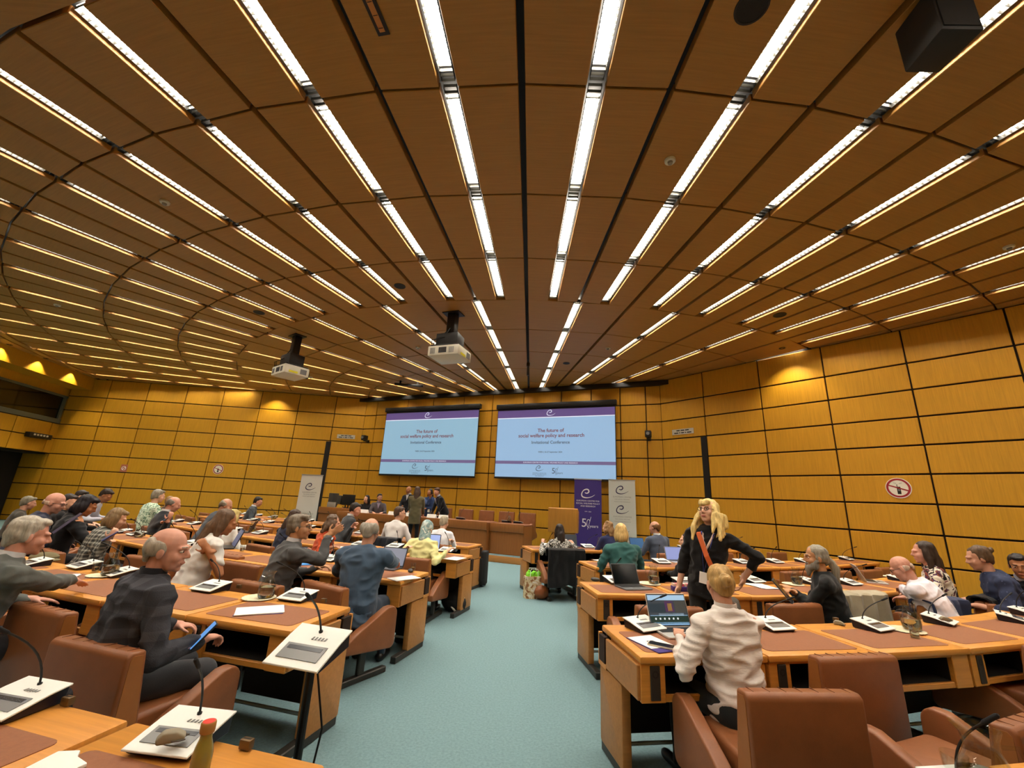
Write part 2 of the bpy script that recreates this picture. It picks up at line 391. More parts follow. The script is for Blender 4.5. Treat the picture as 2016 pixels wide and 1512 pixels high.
for (j, k, a, rz, tm, lm) in lights:
    if j < 3:
        side = 'left' if k < 0 else 'right'; n = (-k-1) if k < 0 else k
        lab = f'fluorescent strip light, {ORD[min(n, 19)]} row {side} of central rib, {ORD[j+1]} panel ring'
    else:
        side = 'left' if k < 0 else 'right'; n = (abs(k)-1)//2
        lab = f'strip light near the screens, {ORD[n]} row {side} of central rib, {ORD[j-3]} inner ring'
    t = thing('ceiling_light', lab, 'ceiling light', (CX, CY, ZC), rz, 'recessed strip lights in the fan-shaped ceiling')
    link('tube', tm, t); link('louvre', lm[0], t); tag(link('side_rails', lm[1], t), kind='stuff')
def downlight(px, py, wallA, wallu, off, power, label, s=None, ang=58, blend=.35, aim=(0, 0)):
    n = Vector((wallu.y, -wallu.x, 0)); p = wallA+wallu*s+n*off
    t = thing('wall_washer', label, 'downlight', (p.x, p.y, ZC-.01))
    MB().lathe([(.045, 0), (.07, 0), (.07, .012), (.045, .012)], 16, close=True).obj('rim', M_BLACK, t)
    ld = bpy.data.lights.new('wall_washer', 'SPOT'); ld.energy = power; ld.color = (1, .86, .5); ld.spot_size = rad(ang); ld.spot_blend = blend; ld.shadow_soft_size = .03
    lo = bpy.data.objects.new('lamp', ld); COL.objects.link(lo); lo.parent = t; lo.location = (0, 0, -.005)
    d = Vector((-n.x*aim[0], -n.y*aim[0], -1)); lo.rotation_euler = d.to_track_quat('-Z', 'Y').to_euler()
downlight(0, 0, PL, ul, .55, 150, 'small round downlight washing the far wall beside the hanging projector', s_on(PL, PLC, 545, 800), 105, .7, (.12, 0))
downlight(0, 0, PRC, ur, .55, 150, 'small round downlight washing the side wall by the last strip light', s_on(PRC, PR, 1562, 730), 105, .7, (.12, 0))
for i, sb in enumerate((LB-1.4, LB-2.9, LB-4.3, LB-5.8)):
    downlight(0, 0, BA, ub, .93, 130, f'small round downlight over the booth ledge, {ORD[i]} from the far corner', sb, 100, .5, (.0, 0))
# ------------------------------------------------------------------ podium
uF = uf; nF = Vector((uF.y, -uF.x, 0))             # nF points into the room
def onF(s, off, z=0):                             # s along front wall from left corner, off metres from the wall
    p = PLC+uF*s+nF*off; return Vector((p.x, p.y, z))
PODZ = .16
LF = (PRC-PLC).length
po = MB().box(.6, LF-.6, -2.98, 0, 0, PODZ).obj('podium', W_EDGE, bevel=.01); po.location = PLC; po.rotation_euler = (0, 0, rzf); tag(po, kind='structure')
pc = MB().box(.62, LF-.62, -2.96, 0, PODZ, PODZ+.006).obj('podium_carpet', M_CARPET, po)
# ------------------------------------------------------------------ desks
WD, DD = .83, .64
TAP = rad(1.7)
xf = WD/2-.003; xb = WD/2-.003-DD*math.tan(TAP)
dk = {}
dk['desktop'] = MB().prism([(-xf, 0), (xf, 0), (xb, DD), (-xb, DD)], .70, .74).mesh('desktop', W_DESK, bevel=.012)
dk['leather_pad'] = MB().prism(rrect(-.345, .345, .07, .47, .03), .739, .7425).mesh('leather_pad', M_PAD, smooth=False)
ap = MB()
for s in (-1, 1):
    ap.prism([(s*.25, .02), (s*(xf-.01), .02), (s*(xf-.03), .5), (s*.25, .5)][::s], .50, .70)
ap.box(-.25, .25, .03, .5, .50, .535); ap.box(-.25, .25, .48, .5, .53, .70); ap.box(-.25, .25, .02, .04, .685, .70)
dk['apron'] = ap.mesh('apron', W_DESK, bevel=.004, bseg=1)
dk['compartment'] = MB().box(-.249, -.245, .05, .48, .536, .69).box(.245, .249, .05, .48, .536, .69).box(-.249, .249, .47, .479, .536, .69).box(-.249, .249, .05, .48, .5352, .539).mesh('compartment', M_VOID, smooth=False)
dk['control_panel'] = MB().box(-.345, -.285, .012, .025, .515, .688).mesh('control_panel', M_DARK, bevel=.003, bseg=1)
dk['socket'] = MB().lathe([(.012, -.012), (.02, -.012), (.02, 0), (.012, 0)], 14, M=Matrix.Translation((-.315, .012, .645)) @ Matrix.Rotation(rad(90), 4, 'X'), close=True).mesh('socket', M_BLACK)
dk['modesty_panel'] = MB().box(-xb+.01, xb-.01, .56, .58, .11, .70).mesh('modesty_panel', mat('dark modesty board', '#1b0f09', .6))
dk['foot_rail'] = MB().tube([(-.4, .4, .13), (.4, .4, .13)], .012, 8).mesh('foot_rail', M_RAIL)
lg = MB().box(-.03, .03, .06, .62, 0, .06).box(-.025, .025, .5, .56, .06, .5)
dk['leg'] = lg.mesh('leg', M_DARK, bevel=.006, bseg=1)
dk['end_panel'] = MB().prism(rrect(.27, .63, .05, .50, .02), -.03, .03, 'x').mesh('end_panel', W_EDGE, bevel=.008)
eb = MB().box(-.012, .012, .03, .5, .51, .69).mesh('side_board', W_EDGE, bevel=.004, bseg=1)
slot = MB().box(-.013, .013, .52, .62, .53, .69).mesh('slot', mat('dark slot', '#2a1608', .7))
slotw = MB().box(-.012, .012, .5, .63, .5, .53).box(-.012, .012, .615, .635, .5, .70).mesh('slot_frame', W_DESK)
def snap(p):
    best = None
    for (rn, i), t in desks.items():
        c, yaw = seat(rn, i, 0); v = Matrix.Rotation(-yaw, 3, 'Z') @ (Vector((p.x, p.y, 0))-c)
        q = Vector((max(-.36, min(.36, v.x)), max(.1, min(.56, v.y)), 0)); d = (q-Vector((v.x, v.y, 0))).length
        if best is None or d < best[0]: best = (d, c+Matrix.Rotation(yaw, 3, 'Z') @ q)
    return Vector((best[1].x, best[1].y, p.z)) if best[0] < 1.2 else p
OCC = []
def onto(px, py, z=None):
    p = snap(at(px, py, TZ)); OCC.append(Vector((p.x, p.y, 0))); return Vector((p.x, p.y, z or TZ))
TZ = .743
def make_desk(label, loc, rz, end=0, group=None):
    t = thing('conference_desk', label, 'desk', loc, rz, group)
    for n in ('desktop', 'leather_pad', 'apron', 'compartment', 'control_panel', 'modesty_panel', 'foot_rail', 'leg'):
        o = link(n, dk[n], t)
        if n == 'control_panel': link('socket', dk['socket'], o)
        if n == 'leg': o.location = (-.38, 0, 0) if end <= 0 else (.38, 0, 0)
    if end:
        for n, me in (('end_panel', dk['end_panel']), ('side_board', eb), ('slot', slot), ('slot_frame', slotw)):
            link(n, me, t, (end*(xf-(.03 if n == 'end_panel' else .004)), 0, 0))
    return t
ROWS = {}
def row(n, p, angs, side):
    pts = [Vector((p[0], p[1], 0))]
    for a in angs: pts.append(pts[-1]+WD*Vector((side*math.cos(rad(a)), math.sin(rad(a)), 0)))
    ROWS[n] = (pts, side, angs)
row('L0', (-.66, .97), [14, 15], -1)
row('L1', (-1.27, 2.86), [15, 17, 19, 21, 23, 25], -1)
row('L2', (-1.0, 4.52), [17, 19.5, 22, 24, 26, 28, 30, 32], -1)
row('L3', (-.64, 6.18), [18, 20, 22, 24, 26, 28, 30, 31, 32, 33], -1)
row('L4', (-.62, 7.85), [20, 22, 24, 26, 28, 30, 32, 33, 34, 35, 36], -1)
row('L5', (-4.6, 11.3), [25, 27, 29, 31, 33, 34], -1)
row('R0', (1.05, 1.02), [9, 11], 1)
row('R1', (.81, 2.71), [9, 11.5, 14, 18, 22, 26], 1)
row('R2', (.92, 4.39), [8, 10, 13, 20, 25, 28, 30], 1)
row('R3', (1.27, 6.15), [14, 16, 18, 21, 24, 27, 29, 31], 1)
row('R4', (.5, 7.95), [16, 18, 20, 22, 24, 26, 28], 1)
def seat(rn, i, off=.3, dx=0):
    pts, side, angs = ROWS[rn]; a = rad(angs[i]); yaw = side*a
    c = (pts[i]+pts[i+1])/2; xd = Vector((math.cos(yaw), math.sin(yaw), 0)); yd = Vector((-math.sin(yaw), math.cos(yaw), 0))
    return c-yd*off+xd*dx, yaw
RNAME = {'0': 'nearest', '1': 'first', '2': 'second', '3': 'third', '4': 'fourth', '5': 'farthest'}
desks = {}
for rn, (pts, side, angs) in ROWS.items():
    for i in range(len(angs)):
        c, yaw = seat(rn, i, 0)
        sd = 'left' if side < 0 else 'right'
        lab = f'oak conference desk with leather pad, {RNAME[rn[1]]} row {sd} of aisle, ' + ('at the aisle' if i == 0 else f'{ORD[i]} from the aisle')
        if rn == 'L5': lab = f'oak conference desk by the far wall behind the banner, {ORD[i]} from the podium'
        desks[rn, i] = make_desk(lab, (c.x, c.y, 0), yaw, -side if i == 0 else 0, 'oak conference desks in curved rows')
# ------------------------------------------------------------------ chairs
CW = .285
ch = {}
ch['seat'] = MB().prism(rrect(-.235, .235, -.24, .25, .05), .33, .46).mesh('seat', M_LEATH, bevel=.025, bseg=3)
bp = [(-.33, .30), (-.17, .30), (-.2, .50), (-.235, .775), (-.305, .78), (-.325, .76)]
ch['backrest'] = MB().prism(bp, -CW, CW, 'x').mesh('backrest', M_LEATH, bevel=.018, bseg=3)
ch['gusset'] = MB().prism([(-.312, .31), (-.19, .31), (-.215, .5), (-.25, .755), (-.292, .76), (-.305, .745)], -.003, .003, 'x').mesh('gusset', M_LEATHE, smooth=False)
st = MB()
for i in range(-3, 4): st.box(i*.08-.0015, i*.08+.0015, -.3, -.245, .776, .7803)
ch['stitching'] = st.mesh('stitching', M_STITCH, smooth=False)
arm = [(-.27, .27), (.24, .22)]+[(.24+.05*math.sin(rad(a)), .27-.05*math.cos(rad(a))) for a in (30, 60, 90)]
arm += [(.29, .50)]+[(.22+.07*math.cos(rad(a)), .50+.07*math.sin(rad(a))) for a in (20, 45, 70, 90)]+[(.17, .567), (-.12, .43), (-.27, .34)]
ch['armrest'] = MB().prism(arm, -.04, .04, 'x').mesh('armrest', M_LEATH, bevel=.016, bseg=3)
ch['leg'] = MB().box(-.03, .03, -.25, .3, 0, .05).box(-.022, .022, -.02, .05, .05, .34).mesh('leg', M_DARK, bevel=.008, bseg=1)
ch['crossbar'] = MB().box(-.25, .25, -.01, .04, .26, .33).mesh('crossbar', M_DARK)
def chair(label, loc, rz):
    t = thing('armchair', label, 'chair', loc, rz, 'brown leather conference armchairs')
    for n in ('seat', 'backrest', 'crossbar'): o = link(n, ch[n], t); (n == 'backrest') and (link('gusset', ch['gusset'], o, (-CW, 0, 0)), link('gusset', ch['gusset'], o, (CW, 0, 0)), tag(link('stitching', ch['stitching'], o), kind='stuff'))
    for s in (-1, 1):
        link('armrest', ch['armrest'], t, (s*(CW+.035), 0, 0)); link('leg', ch['leg'], t, (s*.255, 0, 0))
    return t
# ------------------------------------------------------------------ desk things
mc = {}
def wedge(x, y0, y1, zf, zb, zbot):
    return [(y0, zbot), (y1, zbot), (y1, zb), (y0, zf)]
mc['base'] = MB().prism([(-.1, 0), (.1, 0), (.11, .062), (.04, .05), (-.11, .018), (-.115, .012)], -.125, .125, 'x').mesh('base', mat('violet black plastic', '#17131f', .4), bevel=.004, bseg=1)
tp = [(-.125, .017), (-.05, .034), (.03, .053), (.112, .066), (.112, .074), (.03, .061), (-.05, .042), (-.125, .025)]
mc['top'] = MB().prism(tp, -.135, .135, 'x').mesh('top', M_WHITE, bevel=.002, bseg=1)
Mt = Matrix.Translation((0, -.045, .0445)) @ Matrix.Rotation(math.atan2(.019, .08), 4, 'X')
mc['display'] = MB().box(-.1, .1, -.045, .035, 0, .0025, Mt).mesh('display', M_GREYP)
mc['lcd'] = MB().box(-.085, .085, .004, .024, .002, .0035, Mt).mesh('lcd', M_LCD)
gr = MB()
for i in range(5): gr.box(.02+i*.016, .028+i*.016, .02, .05, .062, .0635, Matrix.Translation((-.03, 0, -.001)) @ Matrix.Rotation(0.0, 4, 'X'))
mc['speaker_slots'] = gr.mesh('speaker_slots', M_GREYP)
def goose(h=.3, bend=.16, side=0, r=.005):
    P = [(0, .07, .06)]; 
    for i in range(1, 9):
        t = i/8; P.append((side*t*t, .07-bend*t*t, .06+h*(t-.12*t*t)))
    return P
def mic_meshes(key, h, bend, side):
    P = goose(h, bend, side); d = (Vector(P[-1])-Vector(P[-2])).normalized(); e = Vector(P[-1])
    mc['neck'+key] = MB().tube([(0, .07, .055), (0, .07, .075)], .009, 8).tube(P, .0045, 8).mesh('gooseneck', M_BLACK)
    mc['head'+key] = MB().tube([e, e+d*.008, e+d*.06, e+d*.068], [.006, .0085, .0085, .005], 10).mesh('microphone', mat('black foam', '#101012', .8))
for key, a in (('0', (.3, .18, 0)), ('1', (.26, .22, .12)), ('2', (.28, .2, -.12)), ('3', (.2, .1, .17)), ('4', (.24, .1, .03))): mic_meshes(key, *a)
def console(label, loc, rz, key='0', sc=.84):
    t = thing('microphone_console', label, 'microphone', loc, rz, 'desk microphone consoles'); t.scale = (sc,)*3
    link('base', mc['base'], t); o = link('top', mc['top'], t); d = link('display', mc['display'], t); link('lcd', mc['lcd'], t); link('speaker_slots', mc['speaker_slots'], t)
    link('gooseneck', mc['neck'+key], t); link('microphone', mc['head'+key], t)
    return t
def outer(prof, th): return prof+[(max(r-th, .001), z+(th if i == 0 else 0)) for i, (r, z) in reversed(list(enumerate(prof)))]
jp = [(.048, 0), (.058, .01), (.064, .05), (.06, .085), (.045, .12), (.036, .14), (.037, .165), (.046, .19)]
J = MB(); prof = outer(jp, .0025); J.lathe([(.0005, 0)]+prof+[(.0005, .003)], 24)
for i, v in enumerate(J.v):                      # pull a spout
    x, y, z = v
    if z > .15 and x < -.02 and abs(y) < .03: J.v[i] = (x-(z-.15)*.45*(1-abs(y)/.03), y*.7, z+.006)
jug_me = J.mesh('body', M_GLASS)
jug_h = MB().tube([(.042, 0, .15), (.075, 0, .155), (.088, 0, .12), (.078, 0, .075), (.06, 0, .055)], .006, 8).mesh('handle', M_GLASS)
jug_w = MB().lathe([(.0005, .004), (.045, .004), (.0575, .02), (.0605, .05), (.0575, .08), (.0005, .08)], 24).mesh('water', M_WATER)
def jug(label, loc, rz=0, sc=1):
    t = thing('water_jug', label, 'jug', loc, rz, 'glass water jugs'); t.scale = (sc,)*3
    link('body', jug_me, t); link('handle', jug_h, t); link('water', jug_w, t); return t
tumbler_me = MB().lathe([(.0005, 0), (.026, 0), (.031, .09), (.029, .09), (.0245, .008), (.0005, .008)], 18).mesh('tumbler', M_GLASS)
tumb_w = MB().lathe([(.0005, .009), (.024, .009), (.026, .045), (.0005, .045)], 18).mesh('water', M_WATER)
def tumbler(label, loc, sc=1):
    o = link('tumbler', tumbler_me, None, loc); link('water', tumb_w, o); o.scale = (sc,)*3
    return tag(o, label, 'glass', 'drinking glasses')
pp = [(.0005, .002), (.075, .002), (.1, .006), (.12, .006), (.118, .009), (.1, .009), (.075, .005), (.0005, .005)]
PLm = MB().lathe(pp, 48)
for i, v in enumerate(PLm.v):
    r = math.hypot(v[0], v[1])
    if r > .11: k = 1+.025*math.cos(24*math.atan2(v[1], v[0])); PLm.v[i] = (v[0]*k, v[1]*k, v[2])
plate_me = PLm.mesh('plate', M_DOILY)
def plate(label, loc, sc=1): o = link('paper_plate', plate_me, None, loc, random.random()); o.scale = (sc, sc, 1); return tag(o, label, 'plate', 'cream paper plates')
def sheet(name, label, cat, loc, rz, w_, d_, m, th=.003, tilt=0):
    o = MB().box(-w_/2, w_/2, -d_/2, d_/2, 0, th).obj(name, m); o.location = loc; o.rotation_euler = (tilt, 0, rz); return tag(o, label, cat)
def paperstack(label, loc, rz, n=3, m=M_PAPER, w_=.21, d_=.297):
    t = thing('papers', label, 'papers', loc, rz)
    for i in range(n):
        o = MB().box(-w_/2, w_/2, -d_/2, d_/2, i*.003, i*.003+.0025).obj('sheet', m if i else M_PURP if n > 2 else m, t); o.rotation_euler = (0, 0, random.uniform(-.12, .12))
    return t
def laptop(label, loc, rz, screen, body='#9a9c9e', ang=105, sc=1, lid='#9a9c9e', kb=True, art=None):
    t = thing('laptop', label, 'laptop', loc, rz); t.scale = (sc,)*3
    mb_ = mat('laptop shell '+body, body, .35, metal=.5)
    MB().prism(rrect(-.16, .16, -.115, .115, .012), 0, .014).obj('base', mb_, t, bevel=.002, bseg=1)
    MB().box(-.145, .145, -.01, .095, .014, .0155).obj('keyboard', M_BLACK, t)
    MB().box(-.045, .045, -.1, -.03, .014, .0148).obj('touchpad', M_GREYP, t)
    Ml = Matrix.Translation((0, .112, .012)) @ Matrix.Rotation(rad(ang-90)*-1, 4, 'X')
    l = MB().prism(rrect(-.16, .16, 0, .215, .012), -.004, .004, 'y', Ml).obj('lid', mat('laptop lid '+lid, lid, .35, metal=.4), t, bevel=.0015, bseg=1)
    MB().box(-.155, .155, -.0052, -.0042, .006, .21, Ml).obj('bezel', M_BLACK, l)
    MB().box(-.15, .15, -.0062, -.0052, .012, .204, Ml).obj('screen', screen, l)
    if art: art(l, Ml)
    return t
def scr(name, c, e):
    m = mat(name, c, .3, emit=c, estr=e); m.node_tree.nodes['Principled BSDF'].inputs['Base Color'].default_value = (*[x*.3 for x in lin(c)], 1); return m
# ------------------------------------------------------------------ people
FUSE = []
def fuse(name, mb, m, parent, voxel, smooth=4, disp=None):
    me = mb.mesh(name, m, smooth=True, angle=180); o = link(name, me, parent)
    r = o.modifiers.new('r', 'REMESH'); r.mode = 'VOXEL'; r.voxel_size = voxel; r.adaptivity = 0; r.use_smooth_shade = True
    if smooth: s = o.modifiers.new('s', 'SMOOTH'); s.factor = .5; s.iterations = smooth
    FUSE.append((o, disp, m)); return o
def finish_fused():
    bpy.context.view_layer.update(); dg = bpy.context.evaluated_depsgraph_get()
    out = []
    for o, disp, m in FUSE: out.append(bpy.data.meshes.new_from_object(o.evaluated_get(dg)))
    for (o, disp, m), me in zip(FUSE, out):
        o.modifiers.clear(); old = o.data; me.name = old.name; o.data = me
        if not me.materials: me.materials.append(m)
        if disp:
            amp, sc, st, rd = disp
            nr = [v.normal.copy() for v in me.vertices]
            for v, nn in zip(me.vertices, nr):
                p = Vector((v.co.x*st[0], v.co.y*st[1], v.co.z*st[2]))*sc+Vector((rd, rd*.7, rd*1.3))
                h = noise.noise(p)
                if amp < 0: h = .35-abs(h)*1.6            # ridged folds
                v.co = v.co+nn*abs(amp)*h
        me.shade_smooth()
    FUSE.clear()
SKIN = {'fair': '#d3a68c', 'light': '#c4937a', 'rosy': '#cb9580', 'tan': '#a9734f', 'olive': '#bd8c66'}
def skin(k): return mat('skin '+k, SKIN[k], .5, spec=.35, var=.06, vscale=14)
def hairm(c): return mat('hair '+c, c, .5, spec=.35, var=.35, vscale=6, vstretch=(9, 9, 1.2), bump=.25, bscale=8, bstretch=(14, 14, 1))
def cloth(c, kind=None):
    if kind: return kind
    return mat('cloth '+c, c, .85, spec=.2, var=.1, vscale=7, bump=.12, bscale=260, sheen=.15)
def rotm(yaw=0, pitch=0, roll=0):
    return Matrix.Rotation(rad(yaw), 4, 'Z') @ Matrix.Rotation(rad(-pitch), 4, 'X') @ Matrix.Rotation(rad(roll), 4, 'Y')
def ik(a, b, l1, l2, pole):
    a, b, pole = Vector(a), Vector(b), Vector(pole); d = b-a; L = d.length
    if L > (l1+l2)*.995: b = a+d.normalized()*(l1+l2)*.995; d = b-a; L = d.length
    if L < .08: b = a+Vector((0, .08, 0)); d = b-a; L = .08
    x = (l1*l1-l2*l2+L*L)/(2*L); h = math.sqrt(max(0, l1*l1-x*x)); u = d/L
    pv = pole-u*pole.dot(u); pv = pv.normalized() if pv.length > 1e-4 else Vector((0, 0, -1))
    return a+u*x+pv*h, b
def hand(mb, wr, d, pn, side, curl=35, r=.0088, spread=1.0):
    # palm normal pn (facing inwards), side +1: thumb towards 't'
    d = d.normalized(); pn = (pn-d*pn.dot(d)).normalized(); t = d.cross(pn)*side
    pc = wr+d*.045
    M = Matrix(((t.x, d.x, pn.x, pc.x), (t.y, d.y, pn.y, pc.y), (t.z, d.z, pn.z, pc.z), (0, 0, 0, 1)))
    mb.ell((0, 0, 0), (.038, .052, .016), M=M); mb.cap(wr-d*.03, wr+d*.02, .026, .027)
    for i, (x, L) in enumerate(((.03, .07), (.011, .078), (-.008, .073), (-.026, .058))):
        p = pc+t*x+d*.04; dirv = (d+t*(x*2.2*spread)).normalized(); c = 0
        for k, f in enumerate((.45, .32, .25)):
            c += rad(curl)*(.75 if k == 0 else 1)
            q = p+(dirv*math.cos(c)+pn*math.sin(c))*L*f; mb.cap(p, q, r*(1-.08*k), r*(.95-.1*k), seg=8); p = q
    p = pc+t*.03-d*.02; q = p+(t*.8+d*.6+pn*.25).normalized()*.038; s_ = q+(d*.85+t*.35+pn*.3).normalized()*.032
    mb.cap(p, q, r*1.35, r*1.15, seg=8); mb.cap(q, s_, r*1.15, r*.95, seg=8)
def head_geo(mb, M, jaw=1.0, ear=True):
    E = lambda c, r: mb.ell(c, r, M=M)
    E((0, -.015, .03), (.074, .094, .086)); E((0, .028, -.03), (.061*jaw, .062, .088)); E((0, .035, -.078), (.05*jaw, .048, .038)); E((0, .068, -.1), (.024, .02, .018))
    for s in (-1, 1):
        E((s*.036, .056, -.032), (.026, .03, .03)); mb.cap((s*.012, .088, .021), (s*.045, .076, .019), .0105, .009, M=M)
        if ear: E((s*.077, -.008, -.012), (.009, .021, .033))
        E((s*.012, .096, -.034), (.009, .01, .008))
    mb.cap((0, .087, .012), (0, .109, -.027), .009, .0125, M=M)
    E((0, .086, -.06), (.025, .012, .006)); E((0, .084, -.071), (.022, .012, .0075)); E((0, .076, -.064), (.034, .016, .022))
def hair_geo(mb, M, style, e=1.0):
    E = lambda c, r: mb.ell(c, r, M=M); C = lambda a, b, ra, rb: mb.cap(a, b, ra, rb, M=M)
    def capx(top=.094, side=.082): E((0, -.03, .047), (side, .096, top-.012)); E((0, -.045, .01), (side, .082, .075))
    if style == 'bald': 
        for s in (-1, 1): E((s*.068, -.04, -.012), (.013, .045, .03))
        E((0, -.098, -.015), (.06, .014, .035)); return
    if style == 'fringe':
        for s in (-1, 1): E((s*.066, -.035, .01), (.019, .056, .046)); E((s*.05, -.075, .015), (.04, .035, .055))
        E((0, -.09, .005), (.066, .028, .062)); E((0, -.085, -.05), (.05, .02, .03)); return
    capx()
    if style == 'short':
        for s in (-1, 1): E((s*.068, -.02, .0), (.016, .035, .04))
        E((0, -.085, -.035), (.058, .026, .045)); E((0, .03, .09), (.058, .05, .025))
    elif style == 'swept':
        for s in (-1, 1): E((s*.066, -.02, .005), (.02, .045, .045))
        E((0, -.09, -.03), (.062, .03, .055)); E((.01, .035, .095), (.062, .055, .028)); E((.03, .06, .075), (.035, .03, .018))
    elif style == 'bob':
        for s in (-1, 1): E((s*.07, -.02, -.04), (.03, .06, .09))
        E((0, -.075, -.05), (.08, .05, .1)); E((0, .035, .085), (.062, .05, .03))
    elif style in ('long', 'curly'):
        wd = 1.15 if style == 'curly' else 1
        for s in (-1, 1):
            E((s*.072, -.015, -.03), (.026*wd, .055, .085)); C((s*.075*wd, -.02, -.06), (s*.085*wd, .0, -.2*e), .035, .024)
        E((0, -.08, -.05), (.085*wd, .05, .1)); C((0, -.08, -.08), (0, -.095, -.24*e), .07*wd, .055); 
        for s in (-1, 1): C((s*.04, -.085, -.08), (s*.05, -.1, -.26*e), .045, .03)
    elif style == 'fringebangs':
        for s in (-1, 1):
            E((s*.074, -.01, -.02), (.028, .055, .085))
            for q in range(5):
                C((s*(.074+.01*q), .03-.03*q, -.04), (s*(.105+.02*math.sin(q*2+s)), .05-.035*q, -.13), .03, .026); C((s*(.105+.02*math.sin(q*2+s)), .05-.035*q, -.13), (s*(.1+.035*math.sin(q*3+s)), .07-.035*q, -.25-.04*math.sin(q*1.7+s)), .026, .014)
            C((s*.085, -.05, -.05), (s*.12, -.03, -.24), .04, .02)
        E((0, -.08, -.05), (.085, .05, .1)); C((0, -.08, -.08), (0, -.09, -.24), .08, .05)
        E((0, .068, .075), (.058, .028, .03)); E((0, .083, .055), (.05, .014, .018))
    elif style == 'bun':
        E((0, -.08, -.02), (.066, .03, .06))
        for q in range(18):
            a = rad(q*34); b_ = a+.75; r1 = .01+.0018*q; C((r1*math.cos(a), -.175+.0022*q, .012+r1*math.sin(a)), ((r1+.003)*math.cos(b_), -.173+.0022*q, .012+(r1+.003)*math.sin(b_)), .0125, .012)
        E((0, -.125, .012), (.036, .035, .036))
    elif style == 'topbun':
        E((0, -.08, -.03), (.062, .03, .05)); E((.0, -.125, .06), (.034, .032, .03)); E((.02, -.14, .075), (.02, .02, .02))
        for s in (-1, 1): E((s*.066, -.02, .0), (.018, .04, .045))
    elif style == 'tail':
        E((0, -.08, -.03), (.06, .03, .05)); E((0, -.115, -.01), (.025, .025, .025))
        C((0, -.125, -.02), (0, -.165, -.1), .032, .042); C((0, -.165, -.1), (0, -.16, -.22), .042, .024)
        for s in (-1, 1): E((s*.067, -.015, .0), (.016, .04, .04)); C((s*.02, -.16, -.12), (s*.03, -.17, -.23), .022, .01)
    elif style == 'hijab':
        E((0, -.01, .02), (.092, .108, .108)); C((0, -.03, -.06), (0, -.02, -.14), .078, .09); C((0, -.08, -.04), (0, -.07, -.16), .06, .075)
TIER = {'near': (.0066, .0095, .007), 'mid': (.0092, .014, .0105), 'far': (.0125, .02, .014)}
def person(label, pos, yaw, top, hair=('short', '#3a2a1c'), sk='light', lean=10, twist=0, side=0, head=(0, 0, 0), arms=None, tier='mid',
           build=1.0, sh=1.0, sc=1.0, legs='#16171b', pose='sit', z0=0, collar=None, glasses=None, sleeve='long', seatz=.46, face=False, wrinkle=None, hem=-.1,
           extras=None, group=None, jaw=1.0, shoes='#0d0d0e', hairlen=1.0, beard=None, tuck=0, knees=None, brow=None, lip=False, curl=30, hairmat=None, shirt=False):
    vb, vc, vh = TIER[tier]
    t = thing('person', label, 'person', (pos[0], pos[1], z0), rad(yaw), group); t.scale = (sc,)*3
    P0 = Vector((0, 0, seatz+.1)) if pose == 'sit' else Vector((0, 0, .93))
    TR = Matrix.Translation(P0) @ rotm(0, lean, side)
    TS = TR @ Matrix.Rotation(rad(twist), 4, 'Z')
    neck = TS @ Vector((0, -.005, .50)); 
    HM = Matrix.Translation(neck+(TR.to_3x3() @ Vector((0, .0, .02)))) @ rotm(head[0], head[1], head[2]) @ Matrix.Translation((0, .03, .135))
    # skin body
    B = MB(); head_geo(B, HM, jaw); B.cap(neck-Vector((0, 0, .06)), HM @ Vector((0, -.03, -.05)), .056, .052)
    B.cap(P0, TS @ Vector((0, 0, .42)), .07, .075)
    T = MB(); tw = build
    rings = [(0, y, z, a*tw*(.97 if z < .3 else 1), b*tw) for z, a, b, y in ((hem, .172, .14, -.005), (0, .175, .138, -.005), (.14, .160, .125, .0), (.28, .176, .128, .0), (.38, .182*sh, .118, -.005), (.45, .16*sh, .098, -.01), (.495, .098, .076, -.012), (.525, .064, .062, -.01))]
    lo = [r for r in rings if r[2] <= .14]; T.loft(rings, 22, TS)
    arms = arms or {}
    dflt = {'L': (-.2, .36, .72 if pose == 'sit' else .75), 'R': (.2, .36, .72 if pose == 'sit' else .75)}
    tips = {}
    for k, s in (('L', -1), ('R', 1)):
        spec = arms.get(k, dflt[k]); tgt = spec[:3]; pole = spec[3] if len(spec) > 3 else (s*.55, -.35, -.75); hd = spec[4] if len(spec) > 4 else None
        S0 = TS @ Vector((s*.172*sh*tw, -.01, .425)); el, wr = ik(S0, Vector(tgt), .285, .255, pole)
        T.ell(S0-Vector((0, 0, .005)), (.068*tw, .066*tw, .066*tw)); T.cap(TS @ Vector((s*.08, -.015, .445)), S0, .06*tw, .062*tw)
        B.cap(TS @ Vector((0, 0, .4)), S0, .05, .045); B.cap(S0, el, .044, .038); B.cap(el, wr, .037, .027)
        fd = (wr-el).normalized()
        if sleeve == 'long': T.cap(S0, el, .062*tw, .052*tw); T.cap(el, wr-fd*.035, .051*tw, .039*tw)
        elif sleeve == 'half': T.cap(S0, el, .062*tw, .054*tw); T.cap(el, el+(wr-el)*.42, .054*tw, .047*tw)
        elif sleeve == 'short': T.cap(S0, S0+(el-S0)*.62, .066*tw, .06*tw)
        hdv = Vector(hd) if hd else fd+Vector((0, .0, -.15))
        pn = Vector((0, 0, -1)) if abs(hdv.normalized().z) < .75 else Vector((-s, .3, 0))
        if len(spec) > 5: pn = Vector(spec[5])
        hand(B, wr, hdv, pn, s*(1 if True else 1), spec[6] if len(spec) > 6 else curl, .0088 if tier != 'far' else .011)
        tips[k] = (el, wr, hdv.normalized())
    fuse('body', B, skin(sk), t, vb, 3)
    rd = random.uniform(0, 50)
    wk = wrinkle or ((-.019, 8, (1, 1, 1.7), rd) if tier != 'far' else (.012, 9, (1, 1, 1.5), rd))
